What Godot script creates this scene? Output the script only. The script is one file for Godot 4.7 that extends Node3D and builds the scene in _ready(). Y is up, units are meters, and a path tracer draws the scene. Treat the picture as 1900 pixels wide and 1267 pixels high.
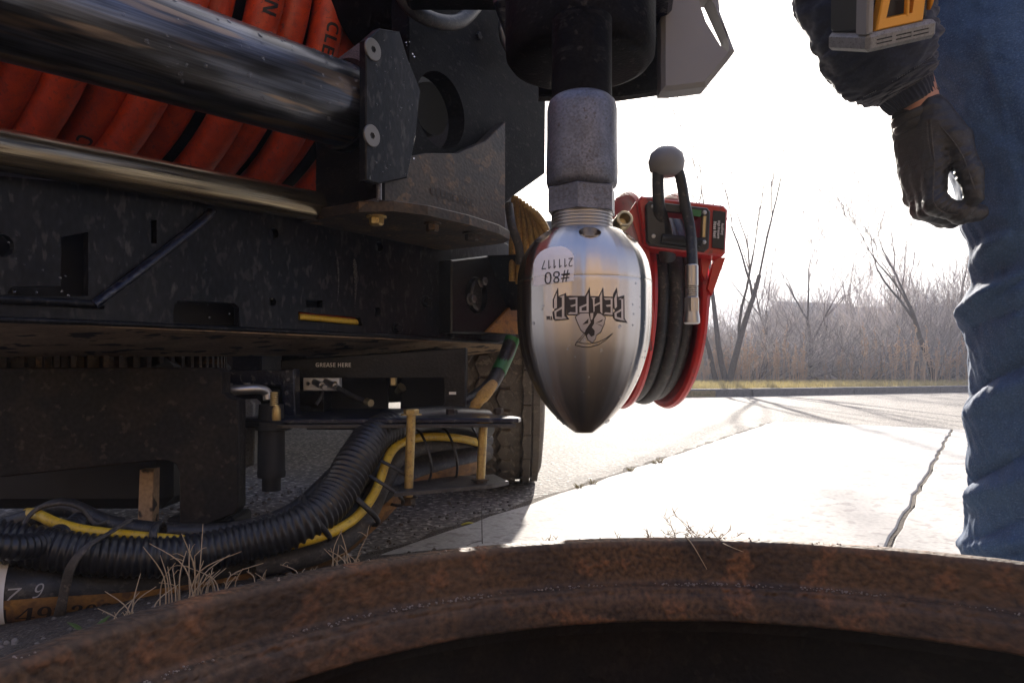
extends Node3D

# ---------------------------------------------------------------- measures
const F := 1400.0      # focal length in the pixels of the 1900 wide photograph
const CH := 0.30       # height of the lens above the road
const A := Vector3(0.5708, 0, -0.8211)   # along the front of the swivelled reel carriage
const N := Vector3(0.8211, 0, 0.5708)    # the way its face looks
var used := {}
var M := {}
var rng := RandomNumberGenerator.new()

func P(u: float, v: float, d: float) -> Vector3:
	return Vector3((u - 950.0) / F * d, CH - (v - 690.0) / F * d, -d)

func RP(u: float, v: float, c: float) -> Vector3:      # on the plane N.p = c
	var d := c / (N.x * (u - 950.0) / F - N.z)
	return P(u, v, d)

func SP(u: float, v: float, s: float) -> Vector3:      # on the plane A.p = s
	var d := s / (A.x * (u - 950.0) / F - A.z)
	return P(u, v, d)

func YP(u: float, v: float, y: float) -> Vector3:      # on the level plane at y
	return P(u, v, (CH - y) * F / (v - 690.0))

# ---------------------------------------------------------------- mesh builder
class MB:
	var v := PackedVector3Array()
	var n := PackedVector3Array()
	var t := PackedVector2Array()
	var c := PackedColorArray()
	var col := Color(1, 1, 1)

	func tri(a: Vector3, b: Vector3, d: Vector3, na: Vector3, nb: Vector3, nd: Vector3, ua := Vector2.ZERO, ub := Vector2.ZERO, ud := Vector2.ZERO) -> void:
		if (b - a).cross(d - a).dot(na + nb + nd) > 0.0:
			v.append(a); v.append(d); v.append(b)
			n.append(na); n.append(nd); n.append(nb)
			t.append(ua); t.append(ud); t.append(ub)
		else:
			v.append(a); v.append(b); v.append(d)
			n.append(na); n.append(nb); n.append(nd)
			t.append(ua); t.append(ub); t.append(ud)
		c.append(col); c.append(col); c.append(col)

	func quad(a: Vector3, b: Vector3, d: Vector3, e: Vector3, nn: Vector3) -> void:
		tri(a, b, d, nn, nn, nn)
		tri(a, d, e, nn, nn, nn)

	func box(xf: Transform3D, size: Vector3, b := 0.0) -> void:
		var h := size / 2.0
		b = minf(b, minf(h.x, minf(h.y, h.z)) * 0.9)
		var bs := xf.basis.orthonormalized()
		for i in 3:
			var j := (i + 1) % 3
			var k := (i + 2) % 3
			for s in [-1.0, 1.0]:
				var q := []
				for w in [[-1.0, -1.0], [1.0, -1.0], [1.0, 1.0], [-1.0, 1.0]]:
					var p := Vector3.ZERO
					p[i] = s * h[i]; p[j] = w[0] * (h[j] - b); p[k] = w[1] * (h[k] - b)
					q.append(xf * p)
				var nn := Vector3.ZERO
				nn[i] = s
				quad(q[0], q[1], q[2], q[3], bs * nn)
				if b > 0.0:
					for s2 in [-1.0, 1.0]:
						var e := []
						for w in [[0, -1.0], [0, 1.0], [1, 1.0], [1, -1.0]]:
							var p := Vector3.ZERO
							p[i] = s * (h[i] - (0.0 if w[0] == 0 else b))
							p[j] = s2 * (h[j] - (b if w[0] == 0 else 0.0))
							p[k] = w[1] * (h[k] - b)
							e.append(xf * p)
						var en := Vector3.ZERO
						en[i] = s; en[j] = s2
						quad(e[0], e[1], e[2], e[3], (bs * en).normalized())
		if b > 0.0:
			for sx in [-1.0, 1.0]:
				for sy in [-1.0, 1.0]:
					for sz in [-1.0, 1.0]:
						var s := Vector3(sx, sy, sz)
						var p := (h - Vector3(b, b, b)) * s
						var nn := (bs * s).normalized()
						tri(xf * (p + Vector3(b * sx, 0, 0)), xf * (p + Vector3(0, b * sy, 0)), xf * (p + Vector3(0, 0, b * sz)), nn, nn, nn)

	# an outline in the local xy plane, pushed back along -z; the front edge may be chamfered
	func prism(poly: PackedVector2Array, xf: Transform3D, depth: float, bevel := 0.0, holes := []) -> void:
		poly = poly.duplicate()
		if Geometry2D.is_polygon_clockwise(poly):
			poly.reverse()
		var inner := MB.inset(poly, bevel) if bevel > 0.0 else poly
		var bs := xf.basis.orthonormalized()
		cap(inner, xf, 0.0, bs.z, holes)
		cap(poly, xf, -depth, -bs.z, holes)
		var m := poly.size()
		for i in m:
			var k := (i + 1) % m
			var a := poly[i]
			var b := poly[k]
			var e := (b - a).normalized()
			var nn := bs * Vector3(e.y, -e.x, 0)
			quad(xf * Vector3(a.x, a.y, -bevel), xf * Vector3(b.x, b.y, -bevel), xf * Vector3(b.x, b.y, -depth), xf * Vector3(a.x, a.y, -depth), nn)
			if bevel > 0.0:
				quad(xf * Vector3(a.x, a.y, -bevel), xf * Vector3(b.x, b.y, -bevel), xf * Vector3(inner[k].x, inner[k].y, 0), xf * Vector3(inner[i].x, inner[i].y, 0), (nn + bs.z).normalized())
		for hole in holes:
			var q: PackedVector2Array = hole
			var mid := Vector2.ZERO
			for p in q:
				mid += p / q.size()
			for i in q.size():
				var a := q[i]
				var b := q[(i + 1) % q.size()]
				var e := (b - a).normalized()
				var o := Vector2(e.y, -e.x)
				if o.dot(mid - a) < 0.0:
					o = -o
				quad(xf * Vector3(a.x, a.y, 0), xf * Vector3(b.x, b.y, 0), xf * Vector3(b.x, b.y, -depth), xf * Vector3(a.x, a.y, -depth), bs * Vector3(o.x, o.y, 0))

	static func inset(poly: PackedVector2Array, by: float) -> PackedVector2Array:
		var out := PackedVector2Array()
		var m := poly.size()
		for i in m:
			var e0 := (poly[i] - poly[(i + m - 1) % m]).normalized()
			var e1 := (poly[(i + 1) % m] - poly[i]).normalized()
			var n0 := Vector2(-e0.y, e0.x)
			var n1 := Vector2(-e1.y, e1.x)
			var w := (n0 + n1).normalized()
			out.append(poly[i] + w * by / maxf(0.4, w.dot(n0)))
		return out

	func cap(poly: PackedVector2Array, xf: Transform3D, z: float, nn: Vector3, holes := []) -> void:
		var pieces := [poly]
		for hole in holes:
			var mid := Vector2.ZERO
			for p in hole:
				mid += p / hole.size()
			var lo := mid
			var hi := mid
			for p in poly:
				lo = lo.min(p)
				hi = hi.max(p)
			var next := []
			for half in [PackedVector2Array([lo - Vector2.ONE, Vector2(mid.x, lo.y - 1), Vector2(mid.x, hi.y + 1), Vector2(lo.x - 1, hi.y + 1)]), PackedVector2Array([Vector2(mid.x, lo.y - 1), Vector2(hi.x + 1, lo.y - 1), hi + Vector2.ONE, Vector2(mid.x, hi.y + 1)])]:
				for q in pieces:
					for w in Geometry2D.intersect_polygons(q, half):
						next.append_array(Geometry2D.clip_polygons(w, hole))
			pieces = next
		for ring in pieces:
			var ids := Geometry2D.triangulate_polygon(ring)
			if ids.is_empty():
				print("no triangles for an outline of ", ring)
			for i in range(0, ids.size(), 3):
				var a: Vector2 = ring[ids[i]]
				var b: Vector2 = ring[ids[i + 1]]
				var d: Vector2 = ring[ids[i + 2]]
				tri(xf * Vector3(a.x, a.y, z), xf * Vector3(b.x, b.y, z), xf * Vector3(d.x, d.y, z), nn, nn, nn, a, b, d)

	# a pipe along a line of points; rad is a number or one number per point
	func tube(pts: PackedVector3Array, rad, sides := 12, caps := true, closed := false, flat := 1.0, up := Vector3.ZERO) -> void:
		var m := pts.size()
		var tan := PackedVector3Array()
		for i in m:
			var a := pts[(i + m - 1) % m] if closed else pts[maxi(0, i - 1)]
			var b := pts[(i + 1) % m] if closed else pts[mini(m - 1, i + 1)]
			tan.append((b - a).normalized())
		var x := Vector3.UP.cross(tan[0]) if absf(tan[0].y) < 0.9 else Vector3.RIGHT.cross(tan[0])
		x = x.normalized()
		var along := 0.0
		var last := []
		var first := []
		var rows := m + 1 if closed else m
		for ii in rows:
			var i := ii % m
			if ii > 0:
				along += pts[i].distance_to(pts[(i + m - 1) % m])
			if up != Vector3.ZERO:
				x = up
			x = (x - tan[i] * x.dot(tan[i])).normalized()
			var y := tan[i].cross(x)
			var r: float = rad if rad is float else rad[i]
			var sl := 0.0
			if not rad is float:
				var i0 := maxi(0, i - 1)
				var i1 := mini(m - 1, i + 1)
				var dl := pts[i0].distance_to(pts[i1])
				sl = (rad[i1] - rad[i0]) / maxf(dl, 1e-5)
			var row := []
			for k in sides + 1:
				var w := TAU * k / sides
				var o := x * cos(w) + y * sin(w) * flat
				var nn := (x * cos(w) * flat + y * sin(w)).normalized()
				row.append([pts[i] + o * r, (nn - tan[i] * sl).normalized(), Vector2(k / float(sides), along)])
			if ii > 0:
				for k in sides:
					var a = last[k]; var b = last[k + 1]; var d = row[k + 1]; var e = row[k]
					tri(a[0], b[0], d[0], a[1], b[1], d[1], a[2], b[2], d[2])
					tri(a[0], d[0], e[0], a[1], d[1], e[1], a[2], d[2], e[2])
			else:
				first = row
			last = row
		if caps and not closed:
			for k in sides:
				tri(pts[0], first[k][0], first[k + 1][0], -tan[0], -tan[0], -tan[0])
				tri(pts[m - 1], last[k][0], last[k + 1][0], tan[m - 1], tan[m - 1], tan[m - 1])

	# a turned shape: profile of (radius, y) from the bottom up
	func lathe(prof: PackedVector2Array, xf: Transform3D, seg := 32, a0 := 0.0, a1 := TAU, crease := 0.7) -> void:
		var m := prof.size()
		var seg_n := PackedVector2Array()
		for i in m - 1:
			var e := (prof[i + 1] - prof[i]).normalized()
			seg_n.append(Vector2(e.y, -e.x))
		var bs := xf.basis.orthonormalized()
		var len := 0.0
		for i in m - 1:
			var n0 := seg_n[i]
			var n1 := seg_n[i]
			if i > 0 and seg_n[i - 1].dot(seg_n[i]) > cos(crease):
				n0 = (seg_n[i - 1] + seg_n[i]).normalized()
			if i < m - 2 and seg_n[i + 1].dot(seg_n[i]) > cos(crease):
				n1 = (seg_n[i + 1] + seg_n[i]).normalized()
			var l2 := len + prof[i].distance_to(prof[i + 1])
			for k in seg:
				var w0 := a0 + (a1 - a0) * k / seg
				var w1 := a0 + (a1 - a0) * (k + 1) / seg
				var d0 := Vector3(sin(w0), 0, cos(w0))
				var d1 := Vector3(sin(w1), 0, cos(w1))
				var p0 := xf * (d0 * prof[i].x + Vector3(0, prof[i].y, 0))
				var p1 := xf * (d1 * prof[i].x + Vector3(0, prof[i].y, 0))
				var p2 := xf * (d1 * prof[i + 1].x + Vector3(0, prof[i + 1].y, 0))
				var p3 := xf * (d0 * prof[i + 1].x + Vector3(0, prof[i + 1].y, 0))
				var q0 := bs * (d0 * n0.x + Vector3(0, n0.y, 0))
				var q1 := bs * (d1 * n0.x + Vector3(0, n0.y, 0))
				var q2 := bs * (d1 * n1.x + Vector3(0, n1.y, 0))
				var q3 := bs * (d0 * n1.x + Vector3(0, n1.y, 0))
				var u0 := float(k) / seg
				var u1 := float(k + 1) / seg
				if prof[i].x > 1e-6:
					tri(p0, p1, p2, q0, q1, q2, Vector2(u0, len), Vector2(u1, len), Vector2(u1, l2))
				if prof[i + 1].x > 1e-6:
					tri(p0, p2, p3, q0, q2, q3, Vector2(u0, len), Vector2(u1, l2), Vector2(u0, l2))
			len = l2

	func ball(at: Vector3, r: Vector3, rows := 8, cols := 12) -> void:
		var q := []
		for i in rows + 1:
			var f := PI * i / rows - PI / 2
			var row := []
			for k in cols + 1:
				var w := TAU * k / cols
				var o := Vector3(cos(f) * cos(w), sin(f), cos(f) * sin(w))
				row.append([at + o * r, (o / r).normalized()])
			q.append(row)
		for i in rows:
			for k in cols:
				var a = q[i][k]; var b = q[i][k + 1]; var d = q[i + 1][k + 1]; var e = q[i + 1][k]
				if i > 0:
					tri(a[0], b[0], d[0], a[1], b[1], d[1])
				if i < rows - 1:
					tri(a[0], d[0], e[0], a[1], d[1], e[1])

	# a closed grid of points (rows of rings), smooth
	func grid(rows: Array, closed := true) -> void:
		var m := rows.size()
		var w: int = rows[0].size()
		var nn := []
		for i in m:
			var row := PackedVector3Array()
			for k in w:
				var k0 := (k + w - 1) % w if closed else maxi(0, k - 1)
				var k1 := (k + 1) % w if closed else mini(w - 1, k + 1)
				var du: Vector3 = rows[i][k1] - rows[i][k0]
				var dv: Vector3 = rows[mini(m - 1, i + 1)][k] - rows[maxi(0, i - 1)][k]
				var nr := du.cross(dv)
				row.append(nr.normalized() if nr.length_squared() > 1e-20 else Vector3.UP)
			nn.append(row)
		for i in m - 1:
			for k in (w if closed else w - 1):
				var k1 := (k + 1) % w
				var u0 := Vector2(float(k) / w, float(i) / m)
				tri(rows[i][k], rows[i][k1], rows[i + 1][k1], nn[i][k], nn[i][k1], nn[i + 1][k1], u0, u0, u0)
				tri(rows[i][k], rows[i + 1][k1], rows[i + 1][k], nn[i][k], nn[i + 1][k1], nn[i + 1][k], u0, u0, u0)

	func mesh(off := Vector3.ZERO) -> ArrayMesh:
		var vv := v
		if off != Vector3.ZERO:
			vv = Transform3D(Basis(), -off) * v
		var arr := []
		arr.resize(Mesh.ARRAY_MAX)
		arr[Mesh.ARRAY_VERTEX] = vv
		arr[Mesh.ARRAY_NORMAL] = n
		arr[Mesh.ARRAY_TEX_UV] = t
		arr[Mesh.ARRAY_COLOR] = c
		var out := ArrayMesh.new()
		out.add_surface_from_arrays(Mesh.PRIMITIVE_TRIANGLES, arr)
		return out

func spline(pts: Array, per := 8) -> PackedVector3Array:
	var out := PackedVector3Array()
	var m := pts.size()
	for i in m - 1:
		var p0: Vector3 = pts[maxi(0, i - 1)]
		var p1: Vector3 = pts[i]
		var p2: Vector3 = pts[i + 1]
		var p3: Vector3 = pts[mini(m - 1, i + 2)]
		for k in per:
			out.append(p1.cubic_interpolate(p2, p0, p3, float(k) / per))
	out.append(pts[m - 1])
	return out

func even(pts: PackedVector3Array, step: float) -> PackedVector3Array:   # the same line in equal steps
	var out := PackedVector3Array([pts[0]])
	var left := step
	for i in pts.size() - 1:
		var a := pts[i]
		var l := a.distance_to(pts[i + 1])
		var at := 0.0
		while l - at >= left:
			at += left
			out.append(a.lerp(pts[i + 1], at / l))
			left = step
		left -= l - at
	return out

func circle(r: float, m := 24, at := Vector2.ZERO) -> PackedVector2Array:
	var out := PackedVector2Array()
	for i in m:
		out.append(at + Vector2(cos(TAU * i / m), sin(TAU * i / m)) * r)
	return out

func rounded(w: float, h: float, r: float, at := Vector2.ZERO, m := 4) -> PackedVector2Array:
	var out := PackedVector2Array()
	for q in [[1, 1, 0.0], [-1, 1, 0.25], [-1, -1, 0.5], [1, -1, 0.75]]:
		for i in m + 1:
			var a: float = TAU * (q[2] + 0.25 * i / m)
			out.append(at + Vector2(q[0] * (w / 2 - r), q[1] * (h / 2 - r)) + Vector2(cos(a), sin(a)) * r)
	return out

func px(pairs: Array) -> PackedVector2Array:
	var out := PackedVector2Array()
	for i in range(0, pairs.size(), 2):
		out.append(Vector2(pairs[i], pairs[i + 1]))
	return out

func look(z: Vector3, at: Vector3, up := Vector3.UP) -> Transform3D:     # a frame whose z axis is the given way
	z = z.normalized()
	if absf(z.dot(up)) > 0.98:
		up = Vector3.RIGHT
	var x := up.cross(z).normalized()
	return Transform3D(Basis(x, z.cross(x), z), at)

func stand(y: Vector3, at: Vector3) -> Transform3D:                      # a frame whose y axis is the given way
	y = y.normalized()
	var ref := Vector3.BACK if absf(y.z) < 0.9 else Vector3.RIGHT
	var x := y.cross(ref).normalized()
	return Transform3D(Basis(x, y, x.cross(y)), at)

# ---------------------------------------------------------------- objects
func numbered(called: String, parent: Node) -> String:
	var key := str(parent.get_instance_id()) + called
	var k: int = used.get(key, -1) + 1
	used[key] = k
	return called if k == 0 else "%s_%03d" % [called, k]

func thing(called: String, at: Vector3, label: String, category: String, group := "") -> Node3D:
	var o := Node3D.new()
	o.name = numbered(called, self)
	add_child(o)
	o.position = at
	tag(o, label, category, group)
	return o

func tag(o: Node, label: String, category: String, group := "") -> void:
	o.set_meta("label", label)
	o.set_meta("category", category)
	if group != "":
		o.set_meta("group", group)

func part(called: String, mb: MB, m: Material, parent: Node3D, kind := "") -> MeshInstance3D:
	var root := parent
	var off := Vector3.ZERO
	while root != self:
		off += root.position
		root = root.get_parent()
	var o := MeshInstance3D.new()
	o.name = numbered(called, parent)
	o.mesh = mb.mesh(off)
	o.material_override = m
	parent.add_child(o, true)
	if kind != "":
		o.set_meta("kind", kind)
	return o

func solo(called: String, mb: MB, m: Material, label: String, category: String, group := "") -> MeshInstance3D:
	var o := part(called, mb, m, self)
	tag(o, label, category, group)
	return o

func setting(called: String, mb: MB, m: Material) -> MeshInstance3D:
	var o := part(called, mb, m, self)
	o.set_meta("kind", "structure")
	return o

func scatter(called: String, mesh: Mesh, m: Material, at: Array, parent: Node3D, tints := []) -> MultiMeshInstance3D:
	var mm := MultiMesh.new()
	mm.transform_format = MultiMesh.TRANSFORM_3D
	mm.use_colors = not tints.is_empty()
	mm.mesh = mesh
	mm.instance_count = at.size()
	var inv := parent.global_transform.affine_inverse() if parent != self else Transform3D()
	for i in at.size():
		mm.set_instance_transform(i, inv * at[i])
		if not tints.is_empty():
			mm.set_instance_color(i, tints[i])
	var o := MultiMeshInstance3D.new()
	o.name = numbered(called, parent)
	o.multimesh = mm
	o.material_override = m
	parent.add_child(o, true)
	o.set_meta("kind", "stuff")
	return o

# ---------------------------------------------------------------- materials
func lin(r: float, g: float, b: float) -> Color:
	return Color(r, g, b).linear_to_srgb()

func noise(seed: int, freq: float, oct := 4, kind := FastNoiseLite.TYPE_SIMPLEX_SMOOTH) -> FastNoiseLite:
	var f := FastNoiseLite.new()
	f.seed = seed
	f.noise_type = kind
	f.frequency = freq
	f.fractal_octaves = oct
	return f

# colours laid over one another by three noises: broad tone, spots with an edge, fine grain
func grime(seed: int, base: Color, tone: Color, spot: Color, f1: float, f2: float, edge: float, grain := 0.35, stretch := 1, size := 512) -> Dictionary:
	var w := size
	var a: PackedByteArray = noise(seed, f1, 3).get_seamless_image(w, w).get_data()
	var b := noise(seed + 1, f2, 4).get_seamless_image(w, w).get_data()
	var g := noise(seed + 2, 0.12, 4).get_seamless_image(w, w).get_data()
	var out := PackedByteArray()
	out.resize(w * w * 3)
	var hgt := PackedByteArray()
	hgt.resize(w * w)
	for y in w:
		for x in w:
			var i := y * w + x
			var k := y * w + (x / stretch + (y * 7 % 3 if stretch > 1 else 0)) % w if stretch > 1 else i
			var ta := smoothstep(90.0, 165.0, float(a[i]))
			var tb := smoothstep(edge, edge + 22.0, float(b[k]))
			var fine := 1.0 + (g[k] - 128.0) / 128.0 * grain
			var r := lerpf(lerpf(base.r, tone.r, ta), spot.r, tb) * fine
			var gg := lerpf(lerpf(base.g, tone.g, ta), spot.g, tb) * fine
			var bb := lerpf(lerpf(base.b, tone.b, ta), spot.b, tb) * fine
			var cc := Color(r, gg, bb).linear_to_srgb()
			out[i * 3] = clampi(int(cc.r * 255.0), 0, 255)
			out[i * 3 + 1] = clampi(int(cc.g * 255.0), 0, 255)
			out[i * 3 + 2] = clampi(int(cc.b * 255.0), 0, 255)
			hgt[i] = clampi(int(g[k] * 0.55 + tb * 60.0 + a[i] * 0.2), 0, 255)
	var c := ImageTexture.create_from_image(Image.create_from_data(w, w, false, Image.FORMAT_RGB8, out))
	var h := ImageTexture.create_from_image(Image.create_from_data(w, w, false, Image.FORMAT_L8, hgt))
	return {"c": c, "h": h}

# fine lines along v (a drawn or wiped tube), with soft smears
func streaks(seed: int, base: Color, tone: Color, smear: Color, size: int) -> Dictionary:
	var a := noise(seed, 1.0, 2)
	var b := noise(seed + 1, 1.0, 3)
	var g := noise(seed + 2, 1.0, 3)
	var im := Image.create(size, size, false, Image.FORMAT_RGB8)
	var h := Image.create(size, size, false, Image.FORMAT_L8)
	for y in size:
		for x in size:
			var w := TAU * x / size
			var q := Vector3(cos(w) * 14.0, sin(w) * 14.0, y * 4.0 / size)
			var fine := a.get_noise_3d(q.x * 1.5, q.y * 1.5, q.z * 1.6)
			var broad := b.get_noise_3d(q.x * 0.10, q.y * 0.10, q.z * 1.1)
			var sm := smoothstep(0.22, 0.48, g.get_noise_3d(q.x * 0.16, q.y * 0.16, q.z * 0.9 + 3.0))
			var c := base.lerp(tone, smoothstep(-0.35, 0.35, broad)) * (1.0 + fine * 0.55)
			c = c.lerp(smear, sm * 0.8)
			im.set_pixel(x, y, Color(c.r, c.g, c.b).linear_to_srgb())
			var e := clampf(0.5 + fine * 0.4, 0, 1)
			h.set_pixel(x, y, Color(e, e, e))
	return {"c": ImageTexture.create_from_image(im), "h": ImageTexture.create_from_image(h)}

func mat(col: Color, rough: float, metal := 0.0) -> StandardMaterial3D:
	var m := StandardMaterial3D.new()
	m.albedo_color = Color(col.r, col.g, col.b).linear_to_srgb()
	m.roughness = rough
	m.metallic = metal
	return m

func worn(g: Dictionary, rough: float, metal: float, scale: float, bump: float, uv := false) -> StandardMaterial3D:
	var m := StandardMaterial3D.new()
	m.albedo_texture = g.c
	m.roughness = rough
	m.metallic = metal
	if not uv:
		m.uv1_triplanar = true
	m.uv1_scale = Vector3(scale, scale, scale)
	if bump > 0.0:
		m.heightmap_enabled = true
		m.heightmap_texture = g.h
		m.heightmap_scale = bump
	return m

func dots(size: int, r: float) -> ImageTexture:          # a woven or perforated relief
	var im := Image.create(size, size, false, Image.FORMAT_L8)
	for y in size:
		for x in size:
			var fx := fposmod(x / 8.0 + (0.5 if int(y / 8.0) % 2 == 1 else 0.0), 1.0) - 0.5
			var fy := fposmod(y / 8.0, 1.0) - 0.5
			var d := sqrt(fx * fx + fy * fy)
			var q := 1.0 - smoothstep(r - 0.15, r + 0.1, d)
			im.set_pixel(x, y, Color(1 - q, 1 - q, 1 - q))
	return ImageTexture.create_from_image(im)

func grain(seed: int) -> ImageTexture:
	return ImageTexture.create_from_image(noise(seed, 0.16, 4).get_seamless_image(512, 512))

# ---------------------------------------------------------------- lettering
func letters(s: String, bold := false, face := "Droid Sans") -> Array:      # triangles in a box 1 high, centred
	var f := SystemFont.new()
	f.font_names = PackedStringArray([face])
	if bold:
		f.font_weight = 700
	var tm := TextMesh.new()
	tm.font = f
	tm.text = s
	tm.font_size = 64
	tm.pixel_size = 0.01
	tm.depth = 0.0
	tm.curve_step = 1.0
	var arr := tm.get_mesh_arrays()
	var vs: PackedVector3Array = arr[Mesh.ARRAY_VERTEX]
	var ids = arr[Mesh.ARRAY_INDEX]
	var lo := Vector2(INF, INF)
	var hi := -lo
	for p in vs:
		lo = Vector2(minf(lo.x, p.x), minf(lo.y, p.y))
		hi = Vector2(maxf(hi.x, p.x), maxf(hi.y, p.y))
	var out := []
	var m: int = ids.size() if ids != null else vs.size()
	var k := 1.0 / (hi.y - lo.y)
	for i in m:
		var p := vs[ids[i]] if ids != null else vs[i]
		out.append((Vector2(p.x, p.y) - (lo + hi) / 2.0) * k)
	return out

func outline(pts: PackedVector2Array) -> Array:          # an outline as triangles
	var out := []
	for i in Geometry2D.triangulate_polygon(pts):
		out.append(pts[i])
	return out

# lays flat triangles on a surface: fn takes a 2D point and gives [point, normal]
func lay(mb: MB, tris: Array, longest: float, fn: Callable) -> void:
	var todo := []
	for i in range(0, tris.size() - 2, 3):
		todo.append([tris[i], tris[i + 1], tris[i + 2], 0])
	while not todo.is_empty():
		var q = todo.pop_back()
		var a: Vector2 = q[0]
		var b: Vector2 = q[1]
		var d: Vector2 = q[2]
		var lab := a.distance_to(b)
		var lbd := b.distance_to(d)
		var lda := d.distance_to(a)
		var most := maxf(lab, maxf(lbd, lda))
		if most > longest and q[3] < 9:
			if lab == most:
				var e := (a + b) / 2
				todo.append([a, e, d, q[3] + 1]); todo.append([e, b, d, q[3] + 1])
			elif lbd == most:
				var e := (b + d) / 2
				todo.append([a, b, e, q[3] + 1]); todo.append([a, e, d, q[3] + 1])
			else:
				var e := (a + d) / 2
				todo.append([a, b, e, q[3] + 1]); todo.append([e, b, d, q[3] + 1])
			continue
		var x = fn.call(a)
		var y = fn.call(b)
		var z = fn.call(d)
		if absf((b - a).cross(d - a)) > 1e-12:
			mb.tri(x[0], y[0], z[0], x[1], y[1], z[1])

# ---------------------------------------------------------------- bodies: a smooth field round bones, meshed as surface nets
func flesh(mb: MB, bones: Array, blend: float, cell: float, fold = null) -> void:
	var lo := Vector3(INF, INF, INF)
	var hi := -lo
	for b in bones:
		for q in [[b[0], b[2]], [b[1], b[3]]]:
			var r: float = q[1] + blend + cell * 3
			lo = lo.min(q[0] - Vector3(r, r, r))
			hi = hi.max(q[0] + Vector3(r, r, r))
	var nx := int((hi.x - lo.x) / cell) + 2
	var ny := int((hi.y - lo.y) / cell) + 2
	var nz := int((hi.z - lo.z) / cell) + 2
	var f := PackedFloat32Array()
	f.resize(nx * ny * nz)
	f.fill(1.0)
	for b in bones:
		var a: Vector3 = b[0]
		var ab: Vector3 = b[1] - a
		var ra: float = b[2]
		var rb: float = b[3]
		var l2 := maxf(ab.length_squared(), 1e-9)
		var reach := maxf(ra, rb) + blend + cell * 2.5
		var p0 := (a.min(b[1]) - Vector3(reach, reach, reach) - lo) / cell
		var p1 := (a.max(b[1]) + Vector3(reach, reach, reach) - lo) / cell
		for z in range(maxi(0, int(p0.z)), mini(nz, int(p1.z) + 2)):
			for y in range(maxi(0, int(p0.y)), mini(ny, int(p1.y) + 2)):
				var at := (z * ny + y) * nx
				for x in range(maxi(0, int(p0.x)), mini(nx, int(p1.x) + 2)):
					var p := lo + Vector3(x, y, z) * cell - a
					var h := clampf(p.dot(ab) / l2, 0.0, 1.0)
					var d := (p - ab * h).length() - lerpf(ra, rb, h)
					var e := f[at + x]
					var k := maxf(blend - absf(d - e), 0.0) / blend
					f[at + x] = minf(d, e) - k * k * blend * 0.25
	if fold != null:
		for z in nz:
			for y in ny:
				for x in nx:
					var i := (z * ny + y) * nx + x
					if absf(f[i]) < cell * 3.5:
						f[i] += fold.call(lo + Vector3(x, y, z) * cell)
	var vid := {}
	var pos := PackedVector3Array()
	var nor := PackedVector3Array()
	var step := [1, nx, nx * ny]
	for z in nz - 1:
		for y in ny - 1:
			for x in nx - 1:
				var i := (z * ny + y) * nx + x
				var m := 0
				var sum := Vector3.ZERO
				var v0 := f[i]
				var v1 := f[i + 1]
				var v2 := f[i + nx]
				var v3 := f[i + nx + 1]
				var v4 := f[i + step[2]]
				var v5 := f[i + step[2] + 1]
				var v6 := f[i + step[2] + nx]
				var v7 := f[i + step[2] + nx + 1]
				var lowest := minf(minf(minf(v0, v1), minf(v2, v3)), minf(minf(v4, v5), minf(v6, v7)))
				if lowest > 0.0:
					continue
				var highest := maxf(maxf(maxf(v0, v1), maxf(v2, v3)), maxf(maxf(v4, v5), maxf(v6, v7)))
				if highest <= 0.0:
					continue
				var vv := [v0, v1, v2, v3, v4, v5, v6, v7]
				for e in [[0, 1], [2, 3], [4, 5], [6, 7], [0, 2], [1, 3], [4, 6], [5, 7], [0, 4], [1, 5], [2, 6], [3, 7]]:
					var ea: float = vv[e[0]]
					var eb: float = vv[e[1]]
					if (ea > 0.0) != (eb > 0.0):
						var tt := ea / (ea - eb)
						var ca := Vector3(e[0] & 1, (e[0] >> 1) & 1, e[0] >> 2)
						var cb := Vector3(e[1] & 1, (e[1] >> 1) & 1, e[1] >> 2)
						sum += ca.lerp(cb, tt)
						m += 1
				vid[i] = pos.size()
				pos.append(lo + (Vector3(x, y, z) + sum / m) * cell)
				nor.append(Vector3(v1 + v3 + v5 + v7 - v0 - v2 - v4 - v6, v2 + v3 + v6 + v7 - v0 - v1 - v4 - v5, v4 + v5 + v6 + v7 - v0 - v1 - v2 - v3).normalized())
	for i in vid:
		for ax in 3:
			var s: int = step[ax]
			if (f[i] > 0.0) == (f[i + s] > 0.0):
				continue
			var s1: int = step[(ax + 1) % 3]
			var s2: int = step[(ax + 2) % 3]
			if vid.has(i - s1) and vid.has(i - s2) and vid.has(i - s1 - s2):
				var a: int = vid[i]
				var b: int = vid[i - s1]
				var d: int = vid[i - s1 - s2]
				var e: int = vid[i - s2]
				mb.tri(pos[a], pos[b], pos[d], nor[a], nor[b], nor[d])
				mb.tri(pos[a], pos[d], pos[e], nor[a], nor[d], nor[e])

# ---------------------------------------------------------------- the scene
const RING := Vector2(0.193, 0.33)       # middle of the manhole, (x, depth)
const RING_Y := 0.0975
var FL := Transform3D(Basis(Vector3.RIGHT, Vector3.FORWARD, Vector3.UP), Vector3.ZERO)

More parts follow.
